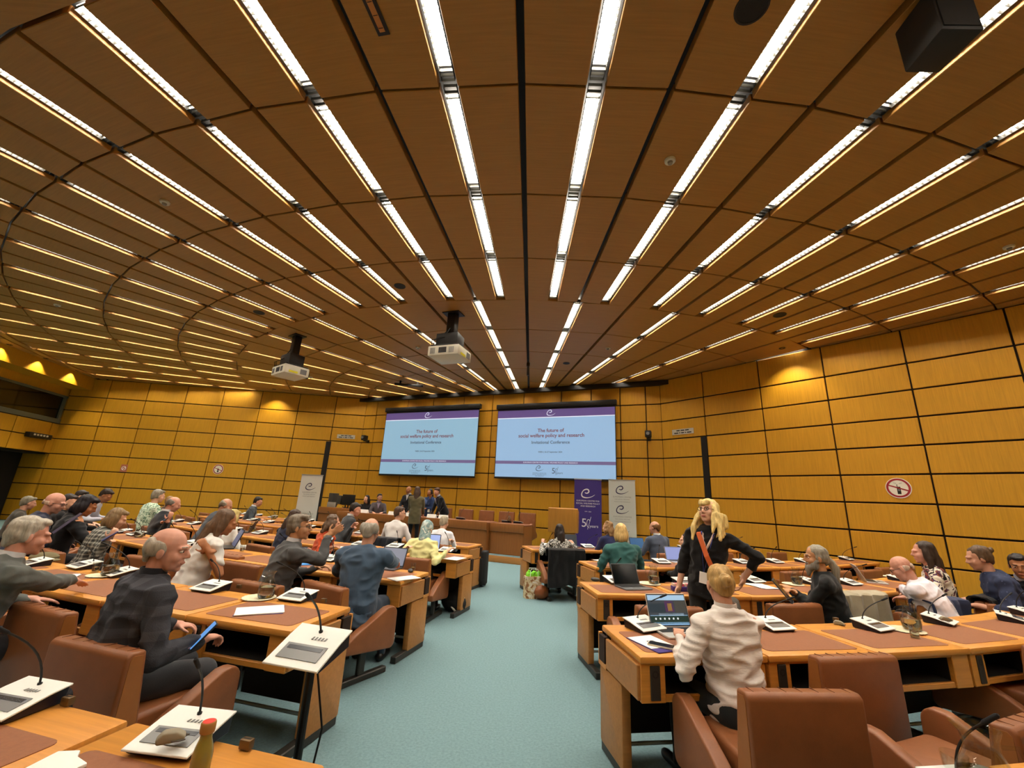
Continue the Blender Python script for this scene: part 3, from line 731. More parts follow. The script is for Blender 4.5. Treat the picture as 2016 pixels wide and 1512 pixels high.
    fuse('top', T, top if not isinstance(top, str) else cloth(top), t, vc, 5, (wk[0], wk[1], wk[2], rd))
    # legs
    Lg = MB(); shoe = {-1: MB(), 1: MB()}
    if pose == 'sit':
        Lg.loft([(0, -.02, seatz-.01, .15*tw, .12), (0, -.02, seatz+.06, .175*tw, .14), (0, -.015, seatz+.16, .165*tw, .13)], 18)
        for s in (-1, 1):
            kx, ky, kz = (knees or {}).get('L' if s < 0 else 'R', (s*.12, .42, seatz+.06)); hip = Vector((s*.09, 0, seatz+.08)); kn = Vector((kx, ky, kz)); an = Vector((kx, ky+.02, .1))
            Lg.cap(hip, kn, .085*tw, .066*tw); Lg.cap(kn, an, .064*tw, .045); shoe[s].cap(an+Vector((0, -.03, -.06)), an+Vector((0, .16, -.065)), .042, .035); Lg.cap(an, an-Vector((0, 0, .03)), .045, .044)
    else:
        Lg.loft([(0, 0, .8, .16*tw, .125), (0, 0, .93, .165*tw, .13), (0, 0, 1.0, .15*tw, .12)], 18)
        for s in (-1, 1):
            Lg.cap((s*.09, 0, .85), (s*.1, .02, .48), .088*tw, .06); Lg.cap((s*.1, .02, .48), (s*.1, 0, .1), .06, .045); shoe[s].cap((s*.1, -.04, .045), (s*.1, .15, .04), .042, .035)
    fuse('trousers', Lg, cloth(legs), t, .019, 4, (.008, 9, (1, 1, 1), rd)); [fuse('shoe', shoe[s], mat('shoe leather '+shoes, shoes, .4), t, .014, 2) for s in (-1, 1)]
    # hair
    if hair:
        Hh = MB(); hair_geo(Hh, HM, hair[0], hairlen)
        hm = hairmat or hairm(hair[1])
        if hair[0] == 'hijab': fuse('headscarf', Hh, hairmat or cloth(hair[1]), t, vh, 5, (-.012, 14, (1, 1, .6), rd))
        else: fuse('hair', Hh, hm, t, vh, 3, (.007 if hair[0] not in ('curly', 'fringebangs') else .018, 34 if hair[0] not in ('curly', 'fringebangs') else 26, (1, 1, .25) if hair[0] != 'curly' else (1, 1, .8), rd))
    if beard:
        Bd = MB(); Bd.ell((0, .06, -.092), (.047, .045, .04), M=HM); Bd.cap((0, .075, -.1), (0, .085, -.165), .036, .018, M=HM); Bd.ell((0, .088, -.052), (.033, .014, .009), M=HM)
        for s in (-1, 1): Bd.ell((s*.046, .035, -.07), (.022, .042, .05), M=HM); Bd.cap((s*.055, .01, -.03), (s*.03, .06, -.085), .02, .025, M=HM)
        fuse('beard', Bd, hairm(beard), t, vh, 2, (.006, 40, (1, 1, .3), rd))
    if collar:
        Cm = MB(); NM = TS @ Matrix.Translation((0, -.012, .50)) @ rotm(0, -6, 0)
        Cm.lathe([(.066, 0), (.069, .0), (.066, .052), (.061, .052)], 20, NM @ Matrix.Rotation(0, 4, 'X'), close=True)
        Cm.obj('collar', cloth(collar), t)
        if shirt: 
            V = MB(); V.prism([(-.05, .0), (.05, .0), (0, -.17)], .118*tw, .131*tw, 'y', TS @ Matrix.Translation((0, -.012, .47)) @ Matrix.Rotation(rad(8), 4, 'X')); V.obj('shirt_front', cloth(collar), t)
    if glasses:
        G = MB()
        for s in (-1, 1):
            c = Vector((s*.033, .1, .003)); G.tube([HM @ (c+Vector((.024*math.cos(rad(a)), -.006*abs(math.cos(rad(a))), .018*math.sin(rad(a))))) for a in range(0, 361, 24)], .0022, 6, cap=False)
            G.tube([HM @ Vector((s*.057, .094, .006)), HM @ Vector((s*.078, .05, .006)), HM @ Vector((s*.078, -.01, .0))], .0022, 6)
        G.tube([HM @ Vector((-.01, .1, .005)), HM @ Vector((.01, .1, .005))], .0022, 6)
        G.obj('glasses', mat('spectacle frame '+glasses, glasses, .4), t)
    if face:
        for s in (-1, 1):
            e = MB().ell((s*.032, .078, .002), (.0125, .011, .0075), M=HM).obj('eye', mat('eye white', '#d8d2ca', .3), t)
            MB().ell((s*.032, .0875, .002), (.0055, .004, .0055), M=HM).obj('iris', mat('dark iris', '#2a1c14', .2), e)
            MB().cap((s*.016, .0925, .026), (s*.05, .081, .028), .0045, .003, M=HM, seg=8).obj('eyebrow', hairm(brow or hair[1]), t)
        MB().ell((0, .0915, -.0655), (.024, .008, .0075), M=HM).obj('lips', mat('lip '+('red' if lip else 'pale'), '#a8524c' if lip else '#b0705c', .45), t)
    if extras: extras(t, dict(TS=TS, HM=HM, P0=P0, neck=neck, tips=tips))
    return t
def badge(t, k, m='#31358a', L=.36):
    TS = k['TS']; cl = cloth(m)
    pts = [(-.07, -.05, .51), (-.055, .1, .45), (0, .15, .45-L), (.055, .1, .45), (.07, -.05, .51)]
    MB().tube([TS @ Vector(p) for p in pts], .006, 6).obj('lanyard', cl, t)
    MB().box(-.035, .035, .15, .155, .36-L, .46-L, TS).obj('badge', M_PAPER, t)
def PX(px, D, z=1.05):
    p = atD(px, 1050, D); return Vector((p.x, p.y, 0))
def loc_of(pos, yaw, w_):                # world point -> person's own frame
    d = Vector(w_)-Vector((pos[0], pos[1], 0)); return tuple(Matrix.Rotation(rad(-yaw), 3, 'Z') @ d)
seated = []
def sit(who, px, D, ytop, yaw, top, lean=12, chairyaw=None, chairoff=(0, 0), nochair=False, hands=None, **k):
    pos = PX(px, D); z = atD(px, ytop, math.hypot(pos.x, pos.y)).z
    m = .56+.5*math.cos(rad(lean))+.26
    k.setdefault('sc', max(.9, min(1.1, z/m)))
    a = dict(k.pop('arms', {}) or {})
    if hands:
        for s, h in hands.items():
            w_ = at(h[0], h[1], h[2]) if len(h) == 3 or h[3] is None else atD(h[0], h[1], h[3])
            l = loc_of(pos, yaw, w_); l = tuple(c/k['sc'] for c in l)
            a[s] = l + tuple(h[4:])
    t = person(who, pos, yaw, top, lean=lean, arms=a, **k)
    cy = yaw if chairyaw is None else chairyaw
    seated.append(pos)
    if not nochair:
        c = Matrix.Rotation(rad(cy), 3, 'Z') @ Vector((chairoff[0], chairoff[1]-.02, 0))
        chair('brown leather armchair under the '+k.get('short', who), (pos.x+c.x, pos.y+c.y, 0), rad(cy))
    return t
def P_(short, label, *a, **k):
    n0 = set(); k2 = dict(k)
    pos = PX(a[0], a[1]); 
    nochair = k2.pop('nochair', False); cy = k2.pop('chairyaw', None); co = k2.pop('chairoff', (0, 0))
    t = sit(label, *a, nochair=True, **k2)
    if not nochair:
        yy = a[3] if cy is None else cy
        c = Matrix.Rotation(rad(yy), 3, 'Z') @ Vector((co[0], co[1]-.02, 0))
        chair(f'brown leather armchair that the {short} sits in', (pos.x+c.x, pos.y+c.y, 0), rad(yy))
    return t
type_ = {'L': (-.13, .40, .80), 'R': (.13, .40, .80)}
lapt = {'L': (-.14, .36, .66), 'R': (.14, .36, .66)}
# ---- foreground, left of the aisle
def phone_at(t, k, side, m=scr('phone glow', '#5f9be0', .9), off=(0, .02, .02)):
    el, wr, hd = k['tips'][side]; c = wr+hd*.09+Vector(off)
    M = Matrix.Translation(c) @ Matrix.Rotation(rad(-35), 4, 'X')
P_('bald man with dark blazer', 'older man in dark checked blazer with fringe of white hair, turned in profile', 282, 3.25, 1078, -32,
   mat('charcoal checked wool', '#3a3a40', .9, spec=.15, bump=.2, bscale=200, build=pat_plaid('#35363b', '#3e3f45', '#4a4b51', 9)), lean=12, hair=('fringe', '#a19a8c'), sk='rosy', head=(-42, 6, 4), tier='near', collar='#23242b', face=True, brow='#b0a898',
   legs='#34363a', build=1.12, sh=1.08, nochair=True, hands={'R': (398, 1258, .70, 3.15, (.4, -.3, -1)), }, beard=None, curl=45, jaw=1.05, sc=1.0)
P_('grey-haired man', 'grey-haired man in grey suit reaching one arm across the desk', -38, 4.35, 1022, -24, '#565a56', lean=20, hair=('short', '#a8a294'), sk='rosy', head=(-12, 8, 0), tier='near',
   hands={'R': (200, 1148, .77), 'L': (60, 1180, .72)}, nochair=True, build=1.1, sh=1.1, legs='#2c2e33', collar='#cfd2d6', curl=12)
P_('gesturing man', 'man with glasses in charcoal suit, leaning in and gesturing with raised hand', 552, 4.85, 1015, -52, '#4a4b4c', lean=16, hair=('swept', '#6d6355'), sk='olive', head=(-26, -2, 0), tier='near', glasses='#2a1d16', face=True, brow='#3b3027',
   arms={'R': (.03, .44, 1.12, (.5, -.1, -1), (.35, .75, .55), (-.8, .2, .1), 8), 'L': (-.1, .42, .8)}, collar='#c9cad0', shirt=True, build=1.08, sh=1.08, legs='#2b2c30', chairyaw=-22, chairoff=(.18, .0), jaw=1.05)
P_('man in blue blazer', 'balding man in blue blazer seated at the aisle, typing on a laptop', 718, 4.45, 1022, -8, '#3f5266', lean=9, hair=('fringe', '#8f8a7e'), sk='light', head=(6, 14, 0), tier='near',
   hands={'R': (792, 1112, .79), 'L': (690, 1120, .79)}, build=1.12, sh=1.12, legs='#2b3a4b', chairyaw=-32, chairoff=(-.1, .02), collar=None, curl=30, hem=-.16)
# ---- left block, second and third rows
P_('woman in plaid blazer', 'brown-haired woman in grey plaid blazer holding a phone', 182, 7.3, 1000, -30, mat('grey plaid', '#6a6a66', .9, build=pat_plaid('#3c3d3b', '#77776f', '#a3a398', 22)), lean=14, hair=('bob', '#7d6647'), sk='fair', head=(-20, 22, 0), hands={'R': (212, 1062, .82, 7.0), 'L': (205, 1070, .8, 7.2)}, sh=.95)
P_('black-haired woman', 'woman with black bob and black jacket reading a dark folder', 112, 8.0, 982, -38, '#17171a', lean=12, hair=('bob', '#17121a'), sk='tan', head=(-20, 26, 0), hands={'R': (140, 1028, .92, 7.8), 'L': (134, 1035, .9, 7.9)}, sh=.95, sc=1.05)
P_('bald man with glasses', 'bald man with dark glasses and navy jacket', 40, 8.2, 980, -40, '#20263c', lean=16, hair=('bald', '#b59c88'), sk='rosy', head=(-25, 16, 0), glasses='#15151a', build=1.1, sh=1.05, sc=1.06)
P_('dark-haired woman', 'woman in black with dark hair tied low, behind the black bob', 92, 10.3, 972, -35, '#141416', lean=10, hair=('short', '#2c2320'), sk='fair', head=(-35, 16, 0), tier='far')
P_('listener in profile', 'dark-haired listener facing sideways near the far wall', 122, 11.8, 965, -55, '#2a2220', lean=8, hair=('short', '#2a211b'), sk='fair', head=(-25, 10, 0), tier='far')
P_('man in pale shirt', 'dark-haired man in pale shirt bending over papers by the far wall', 148, 12.6, 957, -60, '#b9bcc8', lean=22, hair=('short', '#2e2118'), sk='tan', head=(-20, 32, 0), tier='far')
P_('grey-haired delegate', 'grey-haired delegate at the very edge of the far rows', 14, 11.5, 977, -40, '#454038', lean=10, hair=('short', '#77705f'), sk='light', head=(0, 10, 0), tier='far')
P_('delegate with hand up', 'bareheaded delegate beside the bald man, face half hidden', 70, 11.0, 982, -40, '#5a4a3c', lean=16, hair=('bald', '#c9a88c'), sk='rosy', head=(-30, 20, 0), tier='far')
P_('woman in green print', 'grey-haired woman in mint green printed top', 278, 11.6, 972, -25, mat('mint print', '#9db89f', .9, build=pat_blobs([(0, '#5f7d68'), (.45, '#b7cdb4'), (.6, '#dfe8d6')], 28)), lean=8, hair=('short', '#857f70'), sk='fair', head=(-10, 8, 0), tier='far', build=1.08, sc=1.08)
P_('man with phone', 'balding man in dark suit looking down at his phone', 300, 9.6, 992, -30, '#1d1f24', lean=14, hair=('fringe', '#6b655c'), sk='rosy', head=(-25, 18, 0), hands={'R': (330, 1025, .92, 9.3), 'L': (320, 1028, .9, 9.4)}, tier='far', collar='#c8c8cc', sc=1.03)
P_('woman with round glasses', 'person with round glasses and tan hair behind the mint top', 306, 13.2, 977, -25, '#4a3626', lean=10, hair=('short', '#8a6a48'), sk='light', head=(15, 12, 0), glasses='#181412', tier='far')
P_('older man in grey', 'grey-haired older man in slate suit bending forward', 398, 9.7, 990, -40, '#41474f', lean=22, hair=('fringe', '#7b7363'), sk='light', head=(-25, 20, 0), tier='far', sc=1.05)
P_('long-haired woman', 'woman with long brown hair and white cap-sleeve top', 392, 5.5, 1012, -35, '#d8d6d0', lean=16, hair=('long', '#5e4733'), sk='tan', head=(-25, 20, 0), sleeve='short', hands={'R': (410, 1085, .84, 5.3), 'L': (400, 1090, .82, 5.4)}, sh=.92, legs='#191a1e', sc=1.02)
P_('blonde woman in white', 'blonde woman in white blouse facing the far desks', 436, 8.0, 1004, -20, '#dcdad2', lean=12, hair=('bob', '#c6b06f'), sk='fair', head=(5, 12, 0), sh=.95, tier='far')
P_('young man by banner', 'young dark-haired man in slate suit seated in profile near the banner', 478, 13.6, 978, -62, '#3a4248', lean=16, hair=('short', '#1f1a18'), sk='light', head=(-15, 16, 0), tier='far', collar='#c9ccd2', sc=1.02)
P_('woman in navy', 'woman with dark brown hair and navy top behind the gesturing man', 556, 7.5, 1004, -30, '#1c2236', lean=12, hair=('long', '#3a2a20'), sk='light', head=(-20, 14, 0), sh=.95, hairlen=.7)
P_('woman in orange', 'woman with wavy brown hair in orange knit holding a phone', 632, 7.0, 1015, -38, '#b5481f', lean=14, hair=('curly', '#5a4838'), sk='light', head=(-25, 10, 0), hands={'R': (652, 1078, .84, 6.8), 'L': (640, 1082, .84, 6.9)}, sh=.95, hairlen=.55)
P_('man in dark suit', 'dark-haired man in dark grey suit, seated in profile by the podium', 672, 9.3, 995, -48, '#3a3e42', lean=16, hair=('short', '#292320'), sk='rosy', head=(-32, 16, 0), hands={'R': (694, 1036, .9, 9.0), 'L': (690, 1040, .88, 9.2)}, tier='far', collar='#c6c6c8', sc=1.05)
P_('young person in white', 'young person with cropped brown hair and glasses in white shirt', 774, 8.5, 1012, -18, '#d6d4d2', lean=10, hair=('short', '#4a382c'), sk='fair', head=(-55, 4, 0), glasses='#3a2c26', tier='far', sc=1.02)
P_('woman in headscarf', 'woman in pale blue headscarf and cream yellow jacket', 832, 6.35, 1026, -14, '#dcd99a', lean=10, hair=('hijab', '#9fb3b0'), hairmat=mat('marbled scarf', '#9fb3b0', .8, build=pat_blobs([(0, '#c3cec8'), (.42, '#8fa9a8'), (.55, '#6f8c90'), (.64, '#d6dad0')], 9)), sk='fair', head=(-6, 12, 0), hands={'R': (880, 1085, .8, 6.3), 'L': (800, 1080, .8, 6.3)}, sh=1.0, build=1.05)
P_('grey-haired man in white', 'grey-haired man in white shirt seated at the aisle end', 866, 8.1, 1017, -16, '#d9dbe0', lean=12, hair=('short', '#a39b88'), sk='fair', head=(-8, 10, 0), hands={'R': (890, 1066, .8, 7.9), 'L': (850, 1066, .8, 7.9)}, tier='far', build=1.05)
# ---- right block
def coat(t, m, w_=.60, drop=.34, label=None): pass
P_('dark-haired woman at aisle', 'woman with long dark hair in black and white blouse, seated at the aisle', 1104, 7.9, 1035, 10, mat('monochrome blouse', '#8a8a86', .9, build=pat_blobs([(0, '#1b1b1d'), (.5, '#c9c7c0')], 40)), lean=6, hair=('long', '#241a16'), sk='light', head=(2, 8, 0), sh=1.0, hairlen=.9, hands={'L': (1068, 1068, .8, 8.0), 'R': (1128, 1070, .8, 8.2)}, legs='#131316')
P_('curly-haired woman', 'woman with curly light brown hair and navy jacket, beside the teal sweater', 1203, 8.7, 1028, 22, '#252b4e', lean=8, hair=('curly', '#8a6c48'), sk='fair', head=(22, 2, 0), sh=.95, hairlen=.6, tier='far')
P_('blonde in teal sweater', 'blonde woman in teal sweater bent over her desk', 1228, 6.35, 1043, 8, '#2f5a58', lean=10, hair=('bob', '#c2a368'), sk='rosy', head=(-18, 12, 0), sh=1.05, build=1.12, sc=1.0)
P_('man in slate suit', 'man with receding brown hair in slate blue suit', 1297, 8.9, 1028, 20, '#4a5364', lean=8, hair=('fringe', '#6d4c2c'), sk='light', head=(25, 4, 0), tier='far', build=1.08, sh=1.08, collar='#ccd3d6', legs='#30363f')
P_('woman in profile', 'dark-haired woman in black jacket seen in profile behind the standing woman', 1362, 6.9, 1052, 32, '#1a1a1b', lean=8, hair=('long', '#2e2420'), sk='fair', head=(40, 0, 0), sh=.95, hairlen=.8)
P_('ponytailed man', 'bearded man with long grey ponytail and black shirt holding a tablet', 1625, 5.45, 1078, 60, '#17191a', lean=10, hair=('tail', '#8f8a7c'), sk='olive', head=(18, 2, 0), tier='near', beard='#8a8880', hands={'L': (1556, 1160, .83), 'R': (1565, 1166, .82)}, build=1.08, sh=1.05, nochair=True, face=True, brow='#5a5650')
P_('bald man in white shirt', 'bald man with glasses in white shirt hunched over a silver laptop', 1836, 6.2, 1118, 34, '#dcd8e0', lean=26, hair=('bald', '#b7a08e'), sk='rosy', head=(12, 28, 0), tier='near', glasses='#3a2d24', build=1.12, sh=1.08, hands={'L': (1745, 1152, .79), 'R': (1775, 1158, .79)}, nochair=True, sc=.955)
P_('woman in print top', 'woman with straight dark brown hair and cream floral print top', 1838, 7.1, 1070, 52, mat('floral print', '#c9bfa6', .9, build=pat_blobs([(0, '#2a2226'), (.44, '#d8d0bd'), (.56, '#4a2d4c'), (.61, '#8a4a36'), (.66, '#1d1a1c')], 10)), lean=10, hair=('long', '#33261d'), sk='rosy', head=(12, 4, 0), sh=.98, hairlen=.85, tier='mid')
P_('woman with top bun', 'woman with brown hair in a bun and navy spotted top', 1976, 7.2, 1080, 55, mat('navy spots', '#2b3350', .9, build=pat_dots('#27304c', '#5d688a', 26)), lean=20, hair=('topbun', '#54402c'), sk='light', head=(5, 14, 0), sleeve='half', build=1.15, sh=1.08, nochair=True)
P_('smiling person', 'smiling person with short black hair in black jacket at the row end', 2004, 7.4, 1092, 100, '#1b1a1f', lean=12, hair=('short', '#171316'), sk='tan', head=(30, 10, 0), face=True, collar='#b9bcc6', nochair=True)
def shirtx(t, k):
    TS = k['TS']; M = TS
P_('woman with blonde bun', 'blonde woman with hair in a bun and crumpled white shirt, back turned', 1425, 3.05, 1115, 14, mat('white linen', '#d9d2cb', .9, spec=.15, bump=.35, bscale=22, bstretch=(.5, .5, 2.2)), lean=6, hair=('bun', '#b08e57'), sk='light', head=(-24, 14, 0), tier='near',
   hands={'L': (1338, 1256, .80), 'R': (1400, 1262, .79)}, wrinkle=(-.03, 8, (.7, .7, 2.3), 0), legs='#1d2224', nochair=True, sh=1.04, build=1.05, hem=-.07, sc=.935, collar='#d9d2cb')
# the standing woman
def stand37(t, k):
    TS = k['TS']
    strap = [(.10, -.1, .49), (.08, .1, .44), (-.02, .155, .25), (-.13, .14, .05), (-.2, .04, -.05)]
    a = MB()
    pts = [TS @ Vector(p) for p in strap]
    for i in range(len(pts)-1):
        d = (pts[i+1]-pts[i]).normalized(); n = d.cross(TS.to_3x3() @ Vector((0, 1, 0))).normalized()*.022; q = TS.to_3x3() @ Vector((0, .006, 0))
        a.add([pts[i]-n, pts[i]+n, pts[i+1]+n, pts[i+1]-n, pts[i]-n+q, pts[i]+n+q, pts[i+1]+n+q, pts[i+1]-n+q], [(0, 1, 2, 3), (7, 6, 5, 4), (0, 4, 5, 1), (1, 5, 6, 2), (2, 6, 7, 3), (3, 7, 4, 0)])
    a.obj('bag_strap', mat('orange webbing', '#c5602c', .7), t)
    b = MB(); b.ell((-.24, .06, -.17), (.07, .13, .11), M=TS); fuse('shoulder_bag', b, mat('grey suede', '#5d5850', .85), t, .012, 3, (-.012, 14, (1, 1, 1), 3))
    badge(t, k, '#2c3a86', .36)
    MB().tube([TS @ Vector(p) for p in [(-.055, .02, .5), (-.045, .1, .42), (0, .125, .3)]], .012, 6).tube([TS @ Vector(p) for p in [(.055, .02, .5), (.045, .1, .42), (0, .125, .3)]], .012, 6).obj('neckline', cloth('#cdb7a8'), t)
p37 = PX(1385, 4.75)
person('woman with long wavy blonde hair and glasses standing in black cardigan, gazing upward', p37, 142, '#131315', hair=('fringebangs', '#d8bf7c'), sk='fair', lean=2, side=-8, head=(-16, -12, 4), tier='near', pose='stand', glasses='#2a1a14', face=True, brow='#a58a5c', lip=True, sh=.98, sc=.985,
       arms={'L': (-.30, -.12, .98, (-.9, -.2, .1), (.3, .2, -.9), (1, .2, 0), 30), 'R': (.26, .06, .82)}, sleeve='half', legs='#2a2c2c', extras=stand37, hem=-.14)
# ---- podium people
P_('young man on podium', 'young man in grey suit and tie seated at the podium facing the room', 738, 15.0, 967, 196, '#4d474a', lean=4, hair=('short', '#2a211c'), sk='light', head=(18, 2, 0), tier='far', z0=PODZ, seatz=.5, shirt=True, collar='#8f8598', arms=type_, sc=1.03, nochair=True, face=True, brow='#2a211c')
P_('woman behind monitor', 'dark-haired woman half hidden behind the podium monitor', 714, 15.2, 975, 190, '#1a181b', lean=4, hair=('long', '#181315'), sk='fair', head=(-30, 4, 0), tier='far', z0=PODZ, seatz=.47, sc=1.0, nochair=True)
def stand(label, px, D, yaw, *a, **k):
    p = PX(px, D); return person(label, p, yaw, *a, pose='stand', z0=PODZ, tier='far', **k)
stand('bald man in black suit standing behind the head table', 797, 15.0, 165, '#121318', hair=('bald', '#8a6a52'), sk='tan', head=(-25, 6, 0), shirt=True, collar='#d5d5da', sc=1.0, lean=0)
stand('woman in olive jacket with long brown hair, standing with her back turned', 813, 13.0, 0, '#5e553c', hair=('long', '#4a382c'), sk='light', head=(10, 4, 0), sc=.98, lean=0, hem=-.3, build=1.05, legs='#15161a')
stand('dark-haired woman in blue dress with arms folded behind the head table', 840, 14.7, 185, '#2f4268', hair=('long', '#1c1715'), sk='tan', head=(-30, 8, 0), sc=.97, lean=0, arms={'L': (.1, .2, 1.05), 'R': (-.02, .2, 1.42)}, legs='#2a3550', extras=badge, hairlen=.6)
stand('tall man in black suit and pale blue shirt leaning over the head table', 870, 14.1, 120, '#14161c', hair=('short', '#4a3526'), sk='rosy', head=(25, 16, 0), sc=1.03, lean=28, shirt=True, collar='#a9b3cf', extras=badge)
# ------------------------------------------------------------------ remaining chairs
def ch_at(label, pxl, pxr, y, yaw, back=.27):       # chair placed by the top edge of its backrest
    p = at((pxl+pxr)/2, y, .78); f = Vector((-math.sin(rad(yaw)), math.cos(rad(yaw)), 0))
    p = p+f*back; seated.append(Vector((p.x, p.y, 0)))
    return chair(label, (p.x, p.y, 0), rad(yaw))
ch_at('brown leather armchair pushed in beside the blonde bun', 1572, 1735, 1279, 12, .2)
ch_at('brown leather armchair under the grey-haired man reaching out', -4, 188, 1193, -20)
ch_at('brown leather armchair under the older man in checked blazer', 107, 290, 1264, -17)
ch_at('brown leather armchair behind the blonde bun', 1455, 1685, 1357, 5)
chairs_r2 = [ch_at('brown leather armchair draped with a beige jacket', 1640, 1735, 1173, 16), ch_at('brown leather armchair draped with a denim jacket', 1795, 1890, 1187, 22), ch_at('brown leather armchair draped with a black jacket', 1885, 2005, 1180, 28), ch_at('brown leather armchair draped with a red jacket', 1985, 2110, 1166, 32)]
ch_at('empty brown armchair between the old man and the gesturing man', 441, 520, 1108, -22)
ch_at('empty brown armchair next to the long-haired woman', 408, 487, 1090, -24)
ch_at('empty brown armchair in front of the ponytailed man', 1512, 1610, 1187, 14)
ch_at('brown armchair at the bottom corner beside the water jug', 1960, 2140, 1412, 22, .3)
ch_at('brown armchair at the row end beside the corner armchair', 1985, 2110, 1262, 24, .25)
nm = {'L1': 'first row left', 'L2': 'second row left', 'L3': 'third row left', 'L4': 'fourth row left', 'L5': 'farthest row left', 'R1': 'first row right', 'R2': 'second row right', 'R3': 'third row right', 'R4': 'fourth row right'}
for rn in nm:
    for i in range(len(ROWS[rn][2])):
        c, yaw = seat(rn, i, random.uniform(.22, .34), random.uniform(-.03, .03))
        if any((c-q).length < .62 for q in seated): continue
        if rn == 'R1' and i < 3: continue
        seated.append(c)
        chair(f'empty brown leather armchair, {nm[rn]} of aisle, {ORD[i]} seat from the aisle', (c.x, c.y, 0), yaw+random.uniform(-.12, .12))
# ------------------------------------------------------------------ consoles, one for each seat
spec = {('L0', 0): (356, 1462, 8), ('L0', 1): (28, 1395, 4), ('L1', 0): (586, 1180, 0), ('L1', 1): (415, 1162, 0), ('L1', 2): (235, 1133, -10), ('L1', 3): (165, 1118, -5), ('R1', 0): (1268, 1238, 20), ('R1', 1): (1522, 1237, 6),
        ('R1', 2): (1718, 1238, 12), ('R1', 3): (1850, 1226, 18), ('R1', 4): (1992, 1222, 22), ('R2', 0): (1212, 1147, 10), ('R2', 1): (1348, 1150, 6), ('R2', 2): (1482, 1146, 14), ('R2', 3): (1592, 1148, 18), ('L2', 1): (648, 1104, 0), ('L3', 1): (778, 1078, 0), ('L3', 0): (880, 1086, 0)}
# console on a black floor stand in the aisle
ps = atD(614, 1268, 2.02)
st_ = thing('console_stand', 'white microphone console on black floor stand at the aisle edge', 'microphone stand', (ps.x, ps.y, 0), rad(-16))
MB().tube([(0, .02, .03), (0, .02, ps.z-.03)], .016, 10).obj('pole', M_BLACK, st_)
for a in (40, 160, 280): MB().box(-.02, .02, 0, .26, 0, .03, Matrix.Translation((0, .02, 0)) @ Matrix.Rotation(rad(a), 4, 'Z')).obj('foot', M_BLACK, st_, bevel=.006)
MB().tube([(.0, .03, ps.z-.03), (.06, .06, ps.z-.3), (.02, .05, .35), (-.04, .06, .05)], .004, 6).obj('cable', M_BLACK, st_)
hd_ = link('console_base', mc['base'], st_, (0, 0, ps.z-.04)); hd_.scale = (.92, .86, .86); hd_.rotation_euler = (rad(14), 0, 0)
for n_ in ('top', 'display', 'lcd', 'speaker_slots', 'neck4', 'head4'):
    link({'neck4': 'gooseneck', 'head4': 'microphone'}.get(n_, n_), mc[n_], hd_)
# ------------------------------------------------------------------ jugs, glasses, plates
for lab, px, py, pl in [('water jug on the cream plate before the old man', 531, 1176, 1), ('water jug by the hand of the grey-haired man', 214, 1134, 1), ('water jug beside the open dark laptop', 1287, 1150, 1), ('water jug in front of the ponytailed man', 1555, 1148, 1),
                        ('water jug leaning over a tumbler on the near desk', 1797, 1242, 1), ('water jug behind the blue laptop screen', 416, 1076, 0), ('water jug between the plaid woman and suited man', 272, 1058, 0), ('water jug beside the woman in orange', 656, 1063, 0),
                        ('water jug by the dark-haired woman at aisle', 1133, 1067, 0), ('water jug behind the silver laptop', 1738, 1133, 1), ('water jug under the side wall', 1576, 1096, 0), ('water jug beyond the woman in print top', 1885, 1118, 0),
                        ('water jug near the young man by banner', 532, 1022, 0), ('water jug on the third row beside the blonde woman in white', 518, 1046, 0), ('water jug near the black-haired woman', 178, 1030, 0)]:
    p = onto(px, py)
    if pl: plate('cream paper plate under the '+lab.split(' ', 2)[0]+' jug '+' '.join(lab.split(' ')[2:8]), (p.x-.05, p.y, TZ))
    jug('glass '+lab, (p.x, p.y, TZ+(.006 if pl else 0)), random.uniform(-.6, .6)+2.6)
p = at(1960, 1600, TZ); jug('large glass water jug at the bottom corner', (p.x, p.y, TZ), -.4, 1.15)
for lab, px, py in [('empty tumbler beside the jug on the near desk', 1802, 1256), ('tumbler at the aisle end near the blue blazer', 823, 1122), ('tumbler beside the blue folder', 668, 1108), ('tumbler beside the blue laptop screen', 476, 1086), ('tumbler behind the old man', 245, 1120),
                    ('tumbler next to the jug before the ponytailed man', 1524, 1141), ('tumbler by the jug of the woman in orange', 668, 1063), ('tumbler by the plaid woman', 296, 1061), ('tumbler behind the silver laptop', 1760, 1136)]:
    p = onto(px, py); tumbler('glass '+lab, (p.x, p.y, TZ))
p = at(1893, 1560, TZ); tumbler('two nested tumblers at the bottom corner', (p.x, p.y, TZ), 1.15)
# ------------------------------------------------------------------ laptops
def ui(l, Ml):
    for (x0, x1, z0, z1, c, e) in [(-.15, .15, .17, .204, '#a9cdea', .75), (-.15, .15, .075, .17, '#4a545c', .5), (-.15, -.02, .09, .15, '#3c4a52', .5), (-.02, .05, .095, .165, '#6a3a6e', .5), (.0, .035, .1, .15, '#d8a72c', .6), (.06, .15, .09, .165, '#6b6454', .45), (-.08, .12, .072, .086, '#bcd9ee', .8), (-.15, .15, .02, .07, '#2c4a42', .35), (-.15, .15, .012, .03, '#8fbde4', .7)]:
        MB().box(x0, x1, -.0066, -.0062, z0, z1, Ml).obj('screen_image', scr('screen '+c, c, e), l)
    for i in range(6):
        MB().lathe([(.0001, 0), (.007, 0), (.007, .0004), (.0001, .0004)], 12, Ml @ Matrix.Translation((-.11+i*.035, -.0066, .052)) @ Matrix.Rotation(rad(90), 4, 'X')).obj('icon', scr('icon', '#dfe9ec', .8), l)
def lp(label, px, py, yaw, screen, **k):
    p = onto(px, py); return laptop(label, (p.x, p.y, TZ), rad(yaw), screen, **k)
